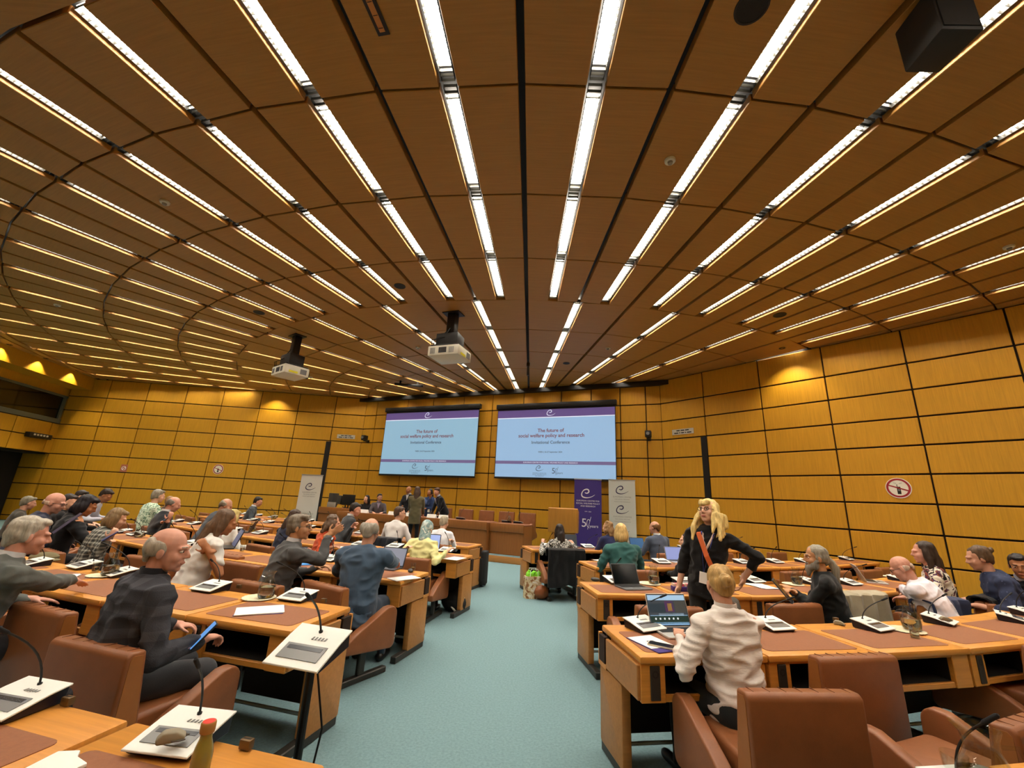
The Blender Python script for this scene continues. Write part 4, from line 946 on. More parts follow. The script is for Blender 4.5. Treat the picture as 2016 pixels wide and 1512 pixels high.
lp('open laptop showing a web page in front of the blonde bun', 1340, 1248, 12, scr('blue page', '#8fb6d8', .6), art=ui, body='#c9c9c4', lid='#c9c9c4', ang=108)
lp('open laptop with black screen on the second row', 1247, 1158, 18, mat('dark screen off', '#0c1113', .15), body='#6e7174', lid='#6e7174', ang=112)
lp('laptop in front of the man in blue blazer', 765, 1118, -14, scr('grey document', '#8e93a6', .55), body='#4a4c50', lid='#33353a', ang=112)
lp('laptop with lavender screen before the woman in profile', 1297, 1098, 10, scr('lavender page', '#94a0d8', .7), body='#c0c0c4', ang=108)
lp('silver laptop with blue spreadsheet before the bald man', 1722, 1146, 62, scr('blue sheet', '#4f74b4', .65), body='#c4c4c2', lid='#c4c4c2', ang=118)
lp('laptop with blue login screen beside the long-haired woman', 447, 1078, -52, scr('navy page', '#2b4a80', .5), body='#2a2a2e', lid='#2a2a2e', ang=110, sc=1.15)
lp('laptop with bright white page beside the grey-haired man in white', 862, 1080, -4, scr('pale page', '#9fb4ea', .8), body='#2a2a2e', lid='#2a2a2e', ang=106, sc=1.1)
lp('dark laptop beyond the blonde woman in white', 478, 1048, -70, mat('dim screen', '#4a4a40', .3), body='#3a3a3c', lid='#3a3a3c', ang=115)
lp('blue tablet with notes before the man in slate suit', 1262, 1083, 14, scr('teal page', '#3a6ea0', .5), body='#2a3a48', lid='#2a3a48', ang=108)
lp('grey laptop in front of the dark-haired woman at aisle', 1085, 1066, 8, mat('off screen', '#39414a', .2), body='#444a50', lid='#444a50', ang=108)
for (rn, i), t in desks.items():
    key = random.choice('0124'); c0, yaw = seat(rn, i, 0)
    lab = t['label'].replace('oak conference desk with leather pad,', 'white microphone console,').replace('oak conference desk', 'white microphone console')
    if i == 0 and rn in ('L4', 'L2'): continue
    if (rn, i) in spec:
        px, py, dr = spec[rn, i]; p = at(px, py, TZ); c = Vector((p.x, p.y, 0)); yaw = yaw+rad(dr)
        if rn == 'R1': key = '3'
        if (rn, i) == ('L0', 0): key = '4'
    else:
        for dx, dy in ((.1, .44), (-.18, .44), (.22, .46), (0, .47), None and 0 or (.0, .3)):
            c = seat(rn, i, -dy, dx)[0]
            if all((c-q).length > .27 for q in OCC): break
        else: continue
    console(lab, (c.x, c.y, TZ), yaw, key)
# ------------------------------------------------------------------ papers, folders, small things
def sh(name, label, cat, px, py, yaw, w_, d_, m, z=TZ, th=.003):
    p = at(px, py, z); return sheet(name, label, cat, (p.x, p.y, z), rad(yaw), w_, d_, m, th)
def ps_(label, px, py, yaw, n=3, **k):
    p = snap(at(px, py, TZ)); return paperstack(label, (p.x, p.y, TZ), rad(yaw), n, **k)
ps_('white papers over a violet folder on the desk before the old man', 512, 1203, -62, 3)
ps_('white papers under the mouse at the aisle end', 806, 1140, -40, 2, w_=.17)
ps_('stack of papers beside the grey-haired man', 105, 1138, -55, 4, w_=.2)
ps_('white papers on the third row beside the headscarf', 895, 1100, -20, 2)
ps_('white papers in front of the woman in orange', 690, 1078, -70, 2)
ps_('white papers before the woman in teal sweater', 1172, 1100, 20, 3)
ps_('papers on violet folder by the standing woman', 1500, 1155, 10, 3)
b = sh('booklet', 'bright blue booklet on the second row', 'booklet', 610, 1110, -55, .2, .26, mat('blue cover', '#2f86d8', .5), th=.008)
b = sh('folder', 'conference folder with white sheet and violet edge beside the laptop', 'folder', 1288, 1268, 24, .2, .29, M_PURP, th=.004)
MB().box(-.095, .095, -.08, .14, .004, .006).obj('sheet', M_PAPER, b)
text('50', .06, M_INK, b, Matrix.Translation((.0, .02, .0065)), name='lettering')
def phone(label, px, py, yaw, z=TZ, tilt=0, m=None, case='#d9cfb4', D=None):
    p = at(px, py, z) if D is None else atD(px, py, D)
    t = thing('phone', label, 'phone', p, rad(yaw)); t.rotation_euler = (tilt, 0, rad(yaw))
    MB().prism(rrect(-.038, .038, -.078, .078, .01), 0, .009).obj('case', mat('phone case '+case, case, .4), t)
    MB().prism(rrect(-.034, .034, -.074, .074, .008), .009, .0098).obj('screen', m or mat('phone glass', '#15171a', .1), t)
phone('phone in cream case on the folder beside the laptop', 1302, 1272, 60, TZ+.006)
glow = scr('phone glow', '#5f9be0', .8)
phone('glowing blue phone held by the old man', 402, 1252, -50, D=3.1, tilt=rad(50), m=glow, case='#22252b')
phone('phone in the hand of the plaid woman', 217, 1056, -40, D=6.95, tilt=rad(40), m=scr('phone dim', '#4a4f86', .4), case='#33365a')
phone('phone held up by the woman in orange', 648, 1068, -30, D=6.8, tilt=rad(55), m=scr('phone bright', '#cfd6dc', .6), case='#1c1c20')
phone('phone held by the suited man with dark jacket', 331, 1018, -30, D=9.3, tilt=rad(55), m=scr('phone dim'.replace('dim', 'dim2'), '#3a4a5a', .4), case='#22252b')
tb = atD(1540, 1164, 5.05); t = thing('tablet', 'dark grey tablet held by the ponytailed man', 'tablet', tb, rad(62)); t.rotation_euler = (rad(52), 0, rad(55))
MB().prism(rrect(-.085, .085, -.12, .12, .01), 0, .01).obj('case', mat('slate case', '#3d4248', .5), t); MB().box(-.078, .078, -.11, .11, .01, .0108).obj('screen', mat('slate screen', '#20242a', .2), t)
fd = atD(133, 1030, 7.6); o = sheet('folder', 'dark violet folder in the hands of the black-haired woman', 'folder', fd, rad(-40), .22, .3, mat('aubergine cover', '#2a1d3a', .6), .006, rad(50))
def mouse(label, px, py, yaw, c='#3b3b36'):
    p = at(px, py, TZ); o = MB().ell((0, 0, .012), (.03, .052, .022)).ell((0, .02, .014), (.024, .03, .02)); ob = o.obj('mouse_device', mat('mouse '+c, c, .5), None); ob.location = p; ob.rotation_euler = (0, 0, rad(yaw)); tag(ob, label, 'mouse')
    return ob
mouse('dark computer mouse on the second row desk corner', 1172, 1143, 70)
mouse('black mouse on papers at the aisle end', 808, 1126, 20, '#2a2c30')
def earpiece(label, px, py, yaw, z=TZ, s=1):
    p = at(px, py, z); t = thing('earpiece', label, 'earpiece', p, rad(yaw)); t.scale = (s*.68,)*3
    m = mat('putty plastic', '#8d8672', .6)
    MB().prism([(-.05, 0), (.05, 0), (.055, .02), (.02, .042), (-.03, .045), (-.055, .02)], -.024, .024, 'y').obj('shell', m, t, bevel=.009, bseg=3)
    MB().tube([(.05+.0*i, 0, .01) if i == 0 else (.03+.04*math.cos(i*.6), .03*math.sin(i*.6), .008) for i in range(10)], .003, 6).obj('cord', mat('grey cord', '#4c463c', .6), t)
earpiece('putty coloured translation earpiece beside the web page laptop', 1262, 1230, 20)
earpiece('putty translation earpiece lying on the nearest console', 335, 1460, 30, TZ+.045, 1.05)
earpiece('putty translation earpiece on the console by the tumbler', 1862, 1222, -20, TZ+.05)
earpiece('beige translation earpiece on the near desk beside the console', 1652, 1230, -40)
earpiece('beige translation earpiece on the console behind the blue blazer', 778, 1070, 10, TZ+.05)
def clip(label, px, py, yaw):
    p = at(px, py, TZ); o = MB().box(-.02, .02, -.012, .012, 0, .028).obj('name_card_clip', mat('bronze clip', '#6a5436', .4, metal=.5), None, bevel=.003); o.location = p; o.rotation_euler = (0, 0, rad(yaw)); MB().box(-.015, .015, -.003, .003, .028, .0285).obj('slit', M_BLACK, o); tag(o, label, 'card holder')
clip('bronze card holder beside the bottle', 484, 1474, -14); clip('bronze card holder beside the far left console', 131, 1388, -14); clip('bronze card holder behind the jug plate', 470, 1158, -17); clip('bronze card holder by the paper plate', 637, 1186, -14); clip('bronze card holder on the near desk by the earpiece', 1646, 1223, 12)
# bottle of juice on the nearest desk
pb = at(384, 1556, TZ); t = thing('juice_bottle', 'small glass bottle of green juice with red lid on the nearest desk', 'bottle', (pb.x, pb.y, TZ))
MB().lathe([(.0005, 0), (.024, 0), (.026, .004), (.026, .085), (.022, .105), (.0155, .125), (.0155, .14), (.0005, .14)], 24).obj('bottle', mat('green juice glass', '#8a7c38', .12, spec=.6, coat=.6), t)
c_ = MB().lathe([(.0005, .138), (.0185, .138), (.0195, .142), (.0195, .162), (.018, .165), (.0005, .165)], 24).obj('lid', mat('kraft cap', '#a4763c', .5), t)
MB().lathe([(.0005, .165), (.016, .165), (.016, .1658), (.0005, .1658)], 24).obj('lid_label', mat('red seal', '#d8382c', .5), c_)
n_ = MB(); 
pn_ = at(118, 1508, TZ)
o = MB().prism([(-.07, -.05), (.06, -.06), (.08, .0), (.02, .03), (.0, .06), (-.06, .05)], 0, .012).obj('napkin', M_PAPER, bevel=.004); o.location = pn_; tag(o, 'crumpled white napkin on the nearest desk', 'napkin')
# box of sweets on the second row
px_ = at(1340, 1163, TZ); t = thing('sweet_box', 'violet and pink box of sweets beside the water jug', 'box', px_, rad(4))
MB().prism([(-.1, -.05), (.1, -.05), (.085, .05), (-.085, .05)], 0, .045).obj('tray', M_PURP, t, bevel=.004)
for i in range(6):
    MB().box(-.085+i*.029, -.062+i*.029, -.03, .035, .045, .07).obj('sweet', mat('pink sweet' if i % 2 else 'cream sweet', '#e86a78' if i % 2 else '#f0d8c8', .5), t)
# cap on the far desk of the grey-haired man
p = at(85, 1103, TZ); o = MB().ell((0, 0, .03), (.13, .1, .05)).ell((.1, -.05, .015), (.1, .08, .012)); t = o.obj('flat_cap', mat('olive felt', '#6b6246', .9)); t.location = p; tag(t, 'olive felt cap and scarf on the desk before the grey-haired man', 'cap')
# ------------------------------------------------------------------ coats on chairs
def drape(name, label, cat, p, yaw, w_, m, drop=.36, over=.14, seed=0):
    b = MB(); n = 18; q = 22
    prof = []
    for j in range(q+1):
        s = -drop+(drop+over+.1)*j/q
        if s < 0: prof.append((-.345-.02*(-s/drop), .79+s))
        elif s < .1: a = s/.1*math.pi; prof.append((-.27-.075*math.cos(a), .79+.03*math.sin(a)))
        else: prof.append((-.19, .79-(s-.1)))
    vs = []; fs = []
    for th in (0, 1):
        for i in range(n+1):
            x = -w_/2+w_*i/n
            for j, (y, z) in enumerate(prof):
                f = noise.noise(Vector((x*11+seed, z*3, seed)))*.055*(1 if y < -.3 else .3); sag = .05*abs(math.sin(x*6+seed))*(1 if j == 0 else 0)
                vs.append((x, y-f-(.018 if y < -.27 else -.018)*th-.012, z-sag+.012*th))
    q1 = q+1; N = (n+1)*q1
    for i in range(n):
        for j in range(q):
            a = i*q1+j; fs.append((a, a+1, a+q1+1, a+q1)); fs.append((N+a, N+a+q1, N+a+q1+1, N+a+1))
    for i in range(n): fs.append((i*q1, (i+1)*q1, N+(i+1)*q1, N+i*q1)); fs.append((i*q1+q, N+i*q1+q, N+(i+1)*q1+q, (i+1)*q1+q))
    for j in range(q): fs.append((j, N+j, N+j+1, j+1)); e = n*q1; fs.append((e+j, e+j+1, N+e+j+1, N+e+j))
    b.add(vs, fs); o = b.obj(name, m); o.location = (p.x, p.y, 0); o.rotation_euler = (0, 0, rad(yaw)); return tag(o, label, cat)
p = PX(1104, 7.9); o = drape('coat', 'black coat hung over the armchair at the aisle', 'coat', p, 10, .64, cloth('#0f0f11'), .52, .1, 3)
p = PX(1625, 5.45)+Vector((.15, -.02, 0)); drape('jacket', 'beige jacket hung over the armchair of the ponytailed man', 'jacket', chairs_r2[0].location, 16, .6, cloth('#a39a83'), .34, .1, 7)
p = PX(1788, 6.2)+Vector((.0, -.06, 0)); drape('jacket', 'denim blue jacket hung over the armchair of the bald man', 'jacket', chairs_r2[1].location, 22, .62, cloth('#27314e'), .3, .1, 11)
p = PX(1940, 7.2); drape('jacket', 'black jacket hung over the armchair of the woman with bun', 'jacket', chairs_r2[2].location, 28, .62, cloth('#121316'), .34, .1, 15)
p = PX(2004, 7.4); drape('jacket', 'red jacket hung over the last armchair of the row', 'jacket', chairs_r2[3].location, 32, .5, cloth('#c0203a'), .34, .1, 19)
p = PX(774, 8.5); drape('jacket', 'dark navy jacket hung over the armchair of the young person in white', 'jacket', p, -18, .62, cloth('#1d2028'), .3, .1, 23)
# ------------------------------------------------------------------ bags
p = at(938, 1156, 0); t = thing('suitcase', 'black upright suitcase standing in the aisle', 'suitcase', (p.x, p.y+.14, 0), rad(-14))
MB().prism(rrect(-.17, .17, -.13, .13, .05), .03, .62).obj('body', mat('black nylon', '#131415', .8, bump=.2, bscale=150), t, bevel=.03, bseg=3)
MB().prism(rrect(-.13, .13, -.03, .0, .012), .1, .5, M=Matrix.Translation((0, -.125, 0))).obj('front_pocket', mat('black nylon'), t, bevel=.015)
MB().tube([(-.06, 0, .62), (-.06, 0, .645), (.06, 0, .645), (.06, 0, .62)], .01, 8).obj('handle', M_BLACK, t)
for s in (-1, 1):
    for y in (-1, 1): MB().lathe([(.001, -.012), (.026, -.012), (.026, .012), (.001, .012)], 14, Matrix.Translation((s*.13, y*.09, .028)) @ Matrix.Rotation(rad(90), 4, 'Y')).obj('wheel', M_BLACK, t)
p = at(1046, 1168, 0); t = thing('gift_bag', 'paper carrier bag with green tissue and leather handbag in the aisle', 'bag', (p.x, 7.72, 0), rad(12))
MB().prism([(-.13, -.07), (.13, -.07), (.15, .07), (-.15, .07)], 0, .34).obj('carrier', mat('printed paper', '#b7a58a', .6, build=pat_blobs([(0, '#8a5a34'), (.45, '#c9b68e'), (.6, '#d8d2c4')], 12)), t, smooth=False)
b_ = MB()
for i in range(9): b_.ell((-.1+.025*i, .01*math.sin(i*2), .36+.03*math.sin(i*1.7)), (.03, .03, .05))
fuse('tissue', b_, mat('lime tissue', '#7ccb2c', .6), t, .014, 1, (-.02, 22, (1, 1, 1), 2))
for y in (-.06, .06): MB().tube([(-.07, y, .34), (-.06, y, .46), (.06, y, .46), (.07, y, .34)], .005, 6).obj('handle', M_WHITE, t)
b_ = MB().ell((.12, -.12, .11), (.13, .08, .1)).ell((.12, -.12, .17), (.1, .05, .06)); fuse('handbag', b_, mat('cognac leather', '#7c441f', .45), t, .014, 2, (-.012, 12, (1, 1, 1), 4))
p = at(800, 1278, 0); t = thing('backpack', 'black backpack slumped under the desk end beside the blue blazer', 'backpack', (p.x-.02, p.y+.22, 0), rad(-10))
b_ = MB().prism(rrect(-.15, .15, -.1, .1, .05), .01, .44).ell((0, 0, .43), (.14, .09, .06)); fuse('body', b_, mat('black nylon'), t, .014, 3, (-.015, 10, (1, 1, 1), 5))
b_ = MB().prism(rrect(-.11, .11, -.04, .04, .03), .04, .26, M=Matrix.Translation((0, -.11, 0))); fuse('pocket', b_, mat('black nylon'), t, .014, 2)
for x in (-.06, .06): MB().tube([(x, .09, .44), (x*1.3, .02, .5), (x*1.2, -.1, .4)], .012, 6).obj('strap', mat('grey webbing', '#8e9090', .7), t)
p = at(890, 1208, 0); t = thing('tote_bag', 'black tote bag with white trim on the floor beyond the suitcase row', 'bag', (p.x, p.y+.12, 0), rad(-20))
b_ = MB().ell((0, 0, .12), (.2, .12, .13)).ell((.08, 0, .22), (.09, .07, .1)); fuse('body', b_, mat('black nylon'), t, .014, 2, (-.02, 9, (1, 1, 1), 6))
MB().tube([(.14, -.06, .06), (.16, -.02, .2), (.1, 0, .32), (.04, -.03, .2), (.02, -.1, .08), (.12, -.13, .02)], .014, 8).obj('trim', M_PAPER, t)
p = at(820, 1195, 0); 
# ------------------------------------------------------------------ projection screens
def logo(parent, M, s, m, name='swirl_logo'):
    pts = []; rs = []
    P = [(-.18, .30), (-.05, .27), (.06, .36), (.02, .48), (-.1, .50), (-.24, .44), (-.34, .31), (-.37, .17), (-.31, .06), (-.15, .01), (.05, .02), (.25, .09), (.42, .2)]
    R = [.02, .032, .034, .036, .034, .028, .026, .032, .036, .03, .022, .014, .006]
    # Catmull-Rom, drawn as a flat brush stroke
    Q = []
    for i in range(len(P)-1):
        p0, p1, p2, p3 = P[max(i-1, 0)], P[i], P[i+1], P[min(i+2, len(P)-1)]
        for k in range(5):
            t = k/5; f = lambda a, b, c, d: .5*((2*b)+(-a+c)*t+(2*a-5*b+4*c-d)*t*t+(-a+3*b-3*c+d)*t**3)
            Q.append((f(p0[0], p1[0], p2[0], p3[0]), f(p0[1], p1[1], p2[1], p3[1]), R[i]+(R[i+1]-R[i])*t))
    Q.append((*P[-1], R[-1])); vs = []; fs = []
    for i, (x, y, r) in enumerate(Q):
        a, b = Q[max(i-1, 0)], Q[min(i+1, len(Q)-1)]; d = Vector((b[0]-a[0], b[1]-a[1])).normalized(); n = Vector((-d.y, d.x))*r
        vs += [((x+n.x)*s, (y+n.y-.25)*s, 0), ((x-n.x)*s, (y-n.y-.25)*s, 0)]
    for i in range(len(Q)-1): fs.append((2*i, 2*i+1, 2*i+3, 2*i+2))
    me = MB().add(vs, fs).mesh(name, m, smooth=False); o = link(name, me, parent); o.matrix_local = M; return o
def fifty(parent, M, s, m):
    text('5', s, m, parent, M @ Matrix.Translation((-.28*s, 0, 0)))
    ring = [(.14*s*math.cos(rad(a))+.1*s, .33*s*math.sin(rad(a)), 0) for a in range(30, 300, 15)]
    MB().tube(ring, .022*s, 6).obj('numeral', m, parent).matrix_local = M
    MB().tube([(.02*s, -.5*s, 0), (.14*s, -.1*s, 0), (.32*s, .55*s, 0)], .018*s, 6).obj('slash', m, parent).matrix_local = M
    text('years', s*.36, m, parent, M @ Matrix.Translation((.56*s, -.22*s, 0)))
ES = 1.0
S_BLUE = scr('projected sky blue', '#9fcbe6', .62)
S_BLUE2 = scr('projected pale blue', '#a2c8ee', .66)
S_PURP = scr('projected violet', '#7d66a8', .42)
S_LILA = scr('projected lilac', '#8b7cae', .45)
S_WHT = scr('projected white', '#e8ecff', .75)
S_RED = scr('projected rose ink', '#a0616f', .35)
S_GRY = scr('projected slate ink', '#66738e', .4)
def p_screen(label, s0, s1, z0, z1, blue):
    wd, hg = s1-s0, z1-z0; c = onF((s0+s1)/2, .22, 0)
    t = thing('projection_screen', label, 'screen', c, rzf)
    MB().box(-wd/2-.06, wd/2+.06, -.06, .1, z1, z1+.17).obj('housing', M_BLACK, t, bevel=.01)
    MB().box(-wd/2-.02, wd/2+.02, .002, .012, z0-.03, z1).obj('screen_cloth', M_BLACK, t)
    MB().box(-wd/2-.02, wd/2+.02, -.01, .02, z0-.06, z0-.03).obj('weight_bar', M_BLACK, t)
    f = MB().box(-wd/2, wd/2, -.004, .0, z0, z1-.06).obj('slide', blue, t)
    H = hg-.06
    MB().box(-wd/2, wd/2, -.006, -.004, z0+H*.885, z1-.06).obj('header_band', S_PURP, f)
    MB().box(-wd/2, wd/2, -.006, -.004, z0+H*.19, z0+H*.235).obj('footer_band', S_LILA, f)
    MB().box(-wd/2, wd/2, -.006, -.004, z0+H*.872, z0+H*.885).obj('rule', S_WHT, f)
    T = lambda x, zr: Matrix.Translation((x*wd, -.009, z0+H*zr)) @ Matrix.Rotation(rad(90), 4, 'X')
    logo(f, T(-.02, .945), hg*.16, S_WHT)
    text('The future of', hg*.072, S_RED, f, T(-.02, .68), bold=.003); text('social welfare policy and research', hg*.072, S_RED, f, T(-.02, .605), bold=.003)
    text('Invitational Conference', hg*.06, S_GRY, f, T(-.02, .505), bold=.002); text('WIEN | 26-27 September 2024', hg*.028, S_GRY, f, T(-.02, .365), bold=.001)
    text('EUROPEAN CENTRE FOR SOCIAL WELFARE POLICY AND RESEARCH', hg*.026, S_WHT, f, T(-.02, .2125))
    logo(f, T(-.105, .13), hg*.14, S_GRY); fifty(f, T(.03, .095), hg*.11, S_GRY)
    for q, l in enumerate(('EUROPEAN CENTRE FOR', 'SOCIAL WELFARE POLICY', 'AND RESEARCH')): text(l, hg*.018, S_GRY, f, T(-.105, .062-q*.02))
sA = lambda px, py: s_on(PLC, PRC, px, py)
p_screen('large projection screen with blue conference slide, farther from the lectern', sA(761, 870)+.02, sA(945, 870)-.02, 2.33, 4.79, S_BLUE)
p_screen('large projection screen with blue conference slide, above the violet banner', sA(983, 870), sA(1220, 870)-.1, 2.34, 4.71, S_BLUE2)
# ------------------------------------------------------------------ roll-up banners
def banner(label, a, b, D1, ztop, zbot, m, kind):
    pa = Vector((a.x, a.y, 0)); u = (Vector((b.x, b.y, 0))-pa); wd = u.length; c = pa+u/2
    t = thing('roll_up_banner', label, 'banner', (c.x, c.y, zbot), math.atan2(u.y, u.x)); h = ztop-zbot
    MB().prism(rrect(-wd/2-.02, wd/2+.02, -.06, .06, .03), 0, .08).obj('cassette', mat('silver cassette', '#a9aaa6', .35, metal=.6), t)
    f = MB().box(-wd/2, wd/2, -.003, .003, .07, h).obj('print', m, t)
    MB().box(-wd/2-.01, wd/2+.01, -.012, .012, h-.02, h+.01).obj('top_rail', mat('silver cassette'), t); MB().tube([(0, .02, .05), (0, .03, h-.02)], .01, 8).obj('pole', mat('silver cassette'), t)
    T = lambda x, z: Matrix.Translation((x*wd, -.006, z)) @ Matrix.Rotation(rad(90), 4, 'X')
    if kind == 'violet':
        logo(f, T(0, h*.80), wd*.62, M_WINK)
        for q, l in enumerate(('EUROPEAN CENTRE FOR', 'SOCIAL WELFARE POLICY', 'AND RESEARCH')): text(l, wd*.075, M_WINK, f, T(0, h*.70-q*wd*.095))
        text('1974 - 2024', wd*.05, M_WINK, f, T(0, h*.555)); fifty(f, T(-.02, h*.40), wd*.42, M_WINK)
    else:
        n = 3 if kind == 'three' else 1
        for q in range(n):
            z = h*(.87-q*.245) if kind == 'three' else h*.82
            logo(f, T(0, z), wd*.58, M_INK)
            for r, l in enumerate(('EUROPEAN CENTRE', 'FOR SOCIAL WELFARE', 'POLICY AND RESEARCH')): text(l, wd*(.075 if r == 0 else .055), M_GREYINK, f, T(0, z-wd*(.26+.09*r)))
        if kind == 'one':
            text('EUROPEAN CENTRE', wd*.075, M_GREYINK, f, T(0, h*.42)); text('FOR SOCIAL WELFARE', wd*.05, M_GREYINK, f, T(0, h*.38))
W_BAN = mat('banner white', '#c6c8c0', .6)
ay = lambda px, py, D: atD(px, py, D)
banner('violet roll-up banner with white swirl emblem beside the lectern', ay(1131, 944, 13.2), ay(1184, 945, 13.15), 0, 2.3, PODZ+.01, M_PURP, 'violet')
banner('white roll-up banner with three swirl emblems in a column', ay(1198, 945, 13.4), ay(1250, 944, 13.45), 0, 2.33, .0, W_BAN, 'three')
banner('white roll-up banner with one swirl emblem by the far door', ay(583, 1000, 15.2), ay(625, 1003, 14.9), 0, 2.05, .0, W_BAN, 'one')
# ------------------------------------------------------------------ head table, lectern, control desk
def body_desk(name, label, cat, s0, s1, off, h, dep=.7, m=W_POD, nseg=4):
    wd = s1-s0; c = onF((s0+s1)/2, off, PODZ); t = thing(name, label, cat, c, rzf)
    MB().box(-wd/2, wd/2, 0, dep, h-.04, h).obj('tabletop', M_PAD, t, bevel=.01)
    MB().box(-wd/2, wd/2, -.02, .04, h-.2, h+.01).obj('fascia', W_POD, t, bevel=.008)
    n = max(1, round(wd/1.2))
    for i in range(n): MB().box(-wd/2+wd*i/n+.006, -wd/2+wd*(i+1)/n-.006, .02, .05, .01, h-.21).obj('front_panel', m, t, bevel=.004, bseg=1)
    for s in (-1, 1): MB().box(s*wd/2-(.03 if s > 0 else 0), s*wd/2+(0 if s > 0 else .03), .02, dep-.05, .0, h-.04).obj('side_panel', m, t)
    return t
sl, sr_ = s_on(PLC, PRC, 720, 1000)-.25, s_on(PLC, PRC, 1009, 1010)-.1
OFF = 2.85
hs0, hs1 = 2.05, 7.4
HT = body_desk('head_table', 'long wooden head table on the podium with name cards', 'table', hs0, hs1, OFF, .80)
body_desk('side_table', 'short wooden head table section beside the lectern', 'table', hs1+.02, hs1+1.02, OFF-.15, .78)
body_desk('control_desk', 'raised wooden control desk with monitors on the podium', 'table', .35, 1.75, OFF-.85, .86)
pl = atD(1108, 1040, 12.0); t = thing('lectern', 'oak lectern standing on the podium before the violet banner', 'lectern', (pl.x, pl.y, PODZ), rad(-14)); t.scale = (1.12, 1.12, 1.03)
MB().prism([(-.02, .62), (.3, .62), (.36, .85), (.36, 1.16), (.0, 1.24), (-.02, 1.22)], -.36, .36, 'x').obj('top_box', W_LECT, t, bevel=.01)
MB().box(-.28, .28, .05, .32, 0, .64).obj('pedestal', W_LECT, t, bevel=.006)
MB().box(-.3, .3, .03, .34, 1.17, 1.21, Matrix.Rotation(rad(-10), 4, 'X') @ Matrix.Translation((0, -.2, .02))).obj('reading_board', W_POD, t)
MB().box(-.33, .33, .0, .38, 0, .03).obj('plinth', W_POD, t)
def onT(px, D, z): p = atD(px, 1030, D); return Vector((p.x, p.y, z))
HZ = PODZ+.81
for i, s in enumerate((hs0+1.0, hs0+2.1, hs0+2.75, hs0+3.5, hs0+3.9)):
    c = onF(s, OFF-.1, HZ); t = thing('name_card', f'white folded name card on the head table, {ORD[i]} from the control desk', 'name card', c, rzf, 'name cards on the head table')
    MB().prism([(-.045, 0), (.045, 0), (.004, .1), (-.004, .1)], -.15, .15, 'x').obj('card', M_PAPER, t, smooth=False); MB().box(-.1, .1, -.03, -.0295, .045, .055, Matrix.Rotation(rad(-24), 4, 'X')).obj('print', M_INK, t)
for i, s in enumerate((hs0+2.9, hs0+3.3, hs1+.5, hs0+.4)):
    c = onF(s, OFF-.35, HZ); jug(f'glass water jug on the head table, {ORD[i]} one', c, 1)
for i, s in enumerate((hs0+.5, hs0+2.4, hs0+3.6, hs0+4.3, hs1+.4, hs1+.75)):
    c = onF(s, OFF-.4, HZ); console(f'microphone console on the head table, {ORD[i]} from the control desk', c, rzf+math.pi, '0')
for i, s in enumerate((hs0+1.3, hs0+2.1, hs0+2.9, hs0+3.7, hs0+4.45, hs0+5.15, hs1+.5)):
    c = onF(s, 1.3, PODZ); chair(f'brown leather armchair behind the head table, {ORD[i]} from the seated young man', c, rzf+math.pi).scale = (.9, .95, 1.36)
for lab, px, D in (('young man on podium', 738, 15.0), ('woman behind the monitor', 714, 15.2)):
    p = PX(px, D); chair(f'brown leather armchair of the {lab}', (p.x, p.y, PODZ), rzf+math.pi)
# monitors on the control desk
def monitor(label, p, rz, w_, h, back=True):
    t = thing('monitor', label, 'monitor', p, rz)
    MB().box(-.1, .1, -.08, .08, 0, .015).obj('foot', M_BLACK, t); MB().box(-.02, .02, .0, .03, .015, .2).obj('stem', M_BLACK, t)
    MB().box(-w_/2, w_/2, -.02, .02, .1, .1+h).obj('casing', M_BLACK, t, bevel=.008); MB().box(-w_/2+.015, w_/2-.015, .02, .022, .115, .085+h).obj('screen', mat('monitor glass', '#0a0b0c', .15), t)
CZ = PODZ+.87
p = onF(1.45, OFF-1.05, CZ); monitor('large black monitor on the control desk with its back to the room', p, rzf, .56, .36)
p = onF(1.0, OFF-1.4, CZ); monitor('smaller grey monitor on the control desk', p, rzf+.2, .4, .3)
p = onF(.3, OFF-1.6, CZ-.1); t = thing('equipment_rack', 'grey metal equipment rack beside the control desk', 'rack', (p.x, p.y, PODZ), rzf)
MB().box(-.2, .0, -.15, .15, 0, 1.35).obj('tower', mat('grey metal', '#4a4844', .4, metal=.4), t, bevel=.01); MB().box(.0, .2, -.1, .1, 1.0, 1.3, Matrix.Rotation(rad(8), 4, 'Y')).obj('bracket', mat('grey metal'), t, bevel=.01)
p = onF(.75, OFF-1.0, CZ); o = MB().box(-.17, .17, -.04, .04, 0, .17).obj('paper_box', mat('grey carton', '#8f8b80', .7), bevel=.004); o.location = p; o.rotation_euler = (0, 0, rzf); tag(o, 'grey carton on the control desk beside the large monitor', 'box')
p = onF(1.2, OFF-.92, CZ); o = MB().box(-.08, .08, -.05, .05, 0, .07).obj('yellow_box', mat('yellow box', '#c3a02c', .5), bevel=.006); o.location = p; o.rotation_euler = (0, 0, rzf); tag(o, 'small yellow box in front of the large monitor', 'box')
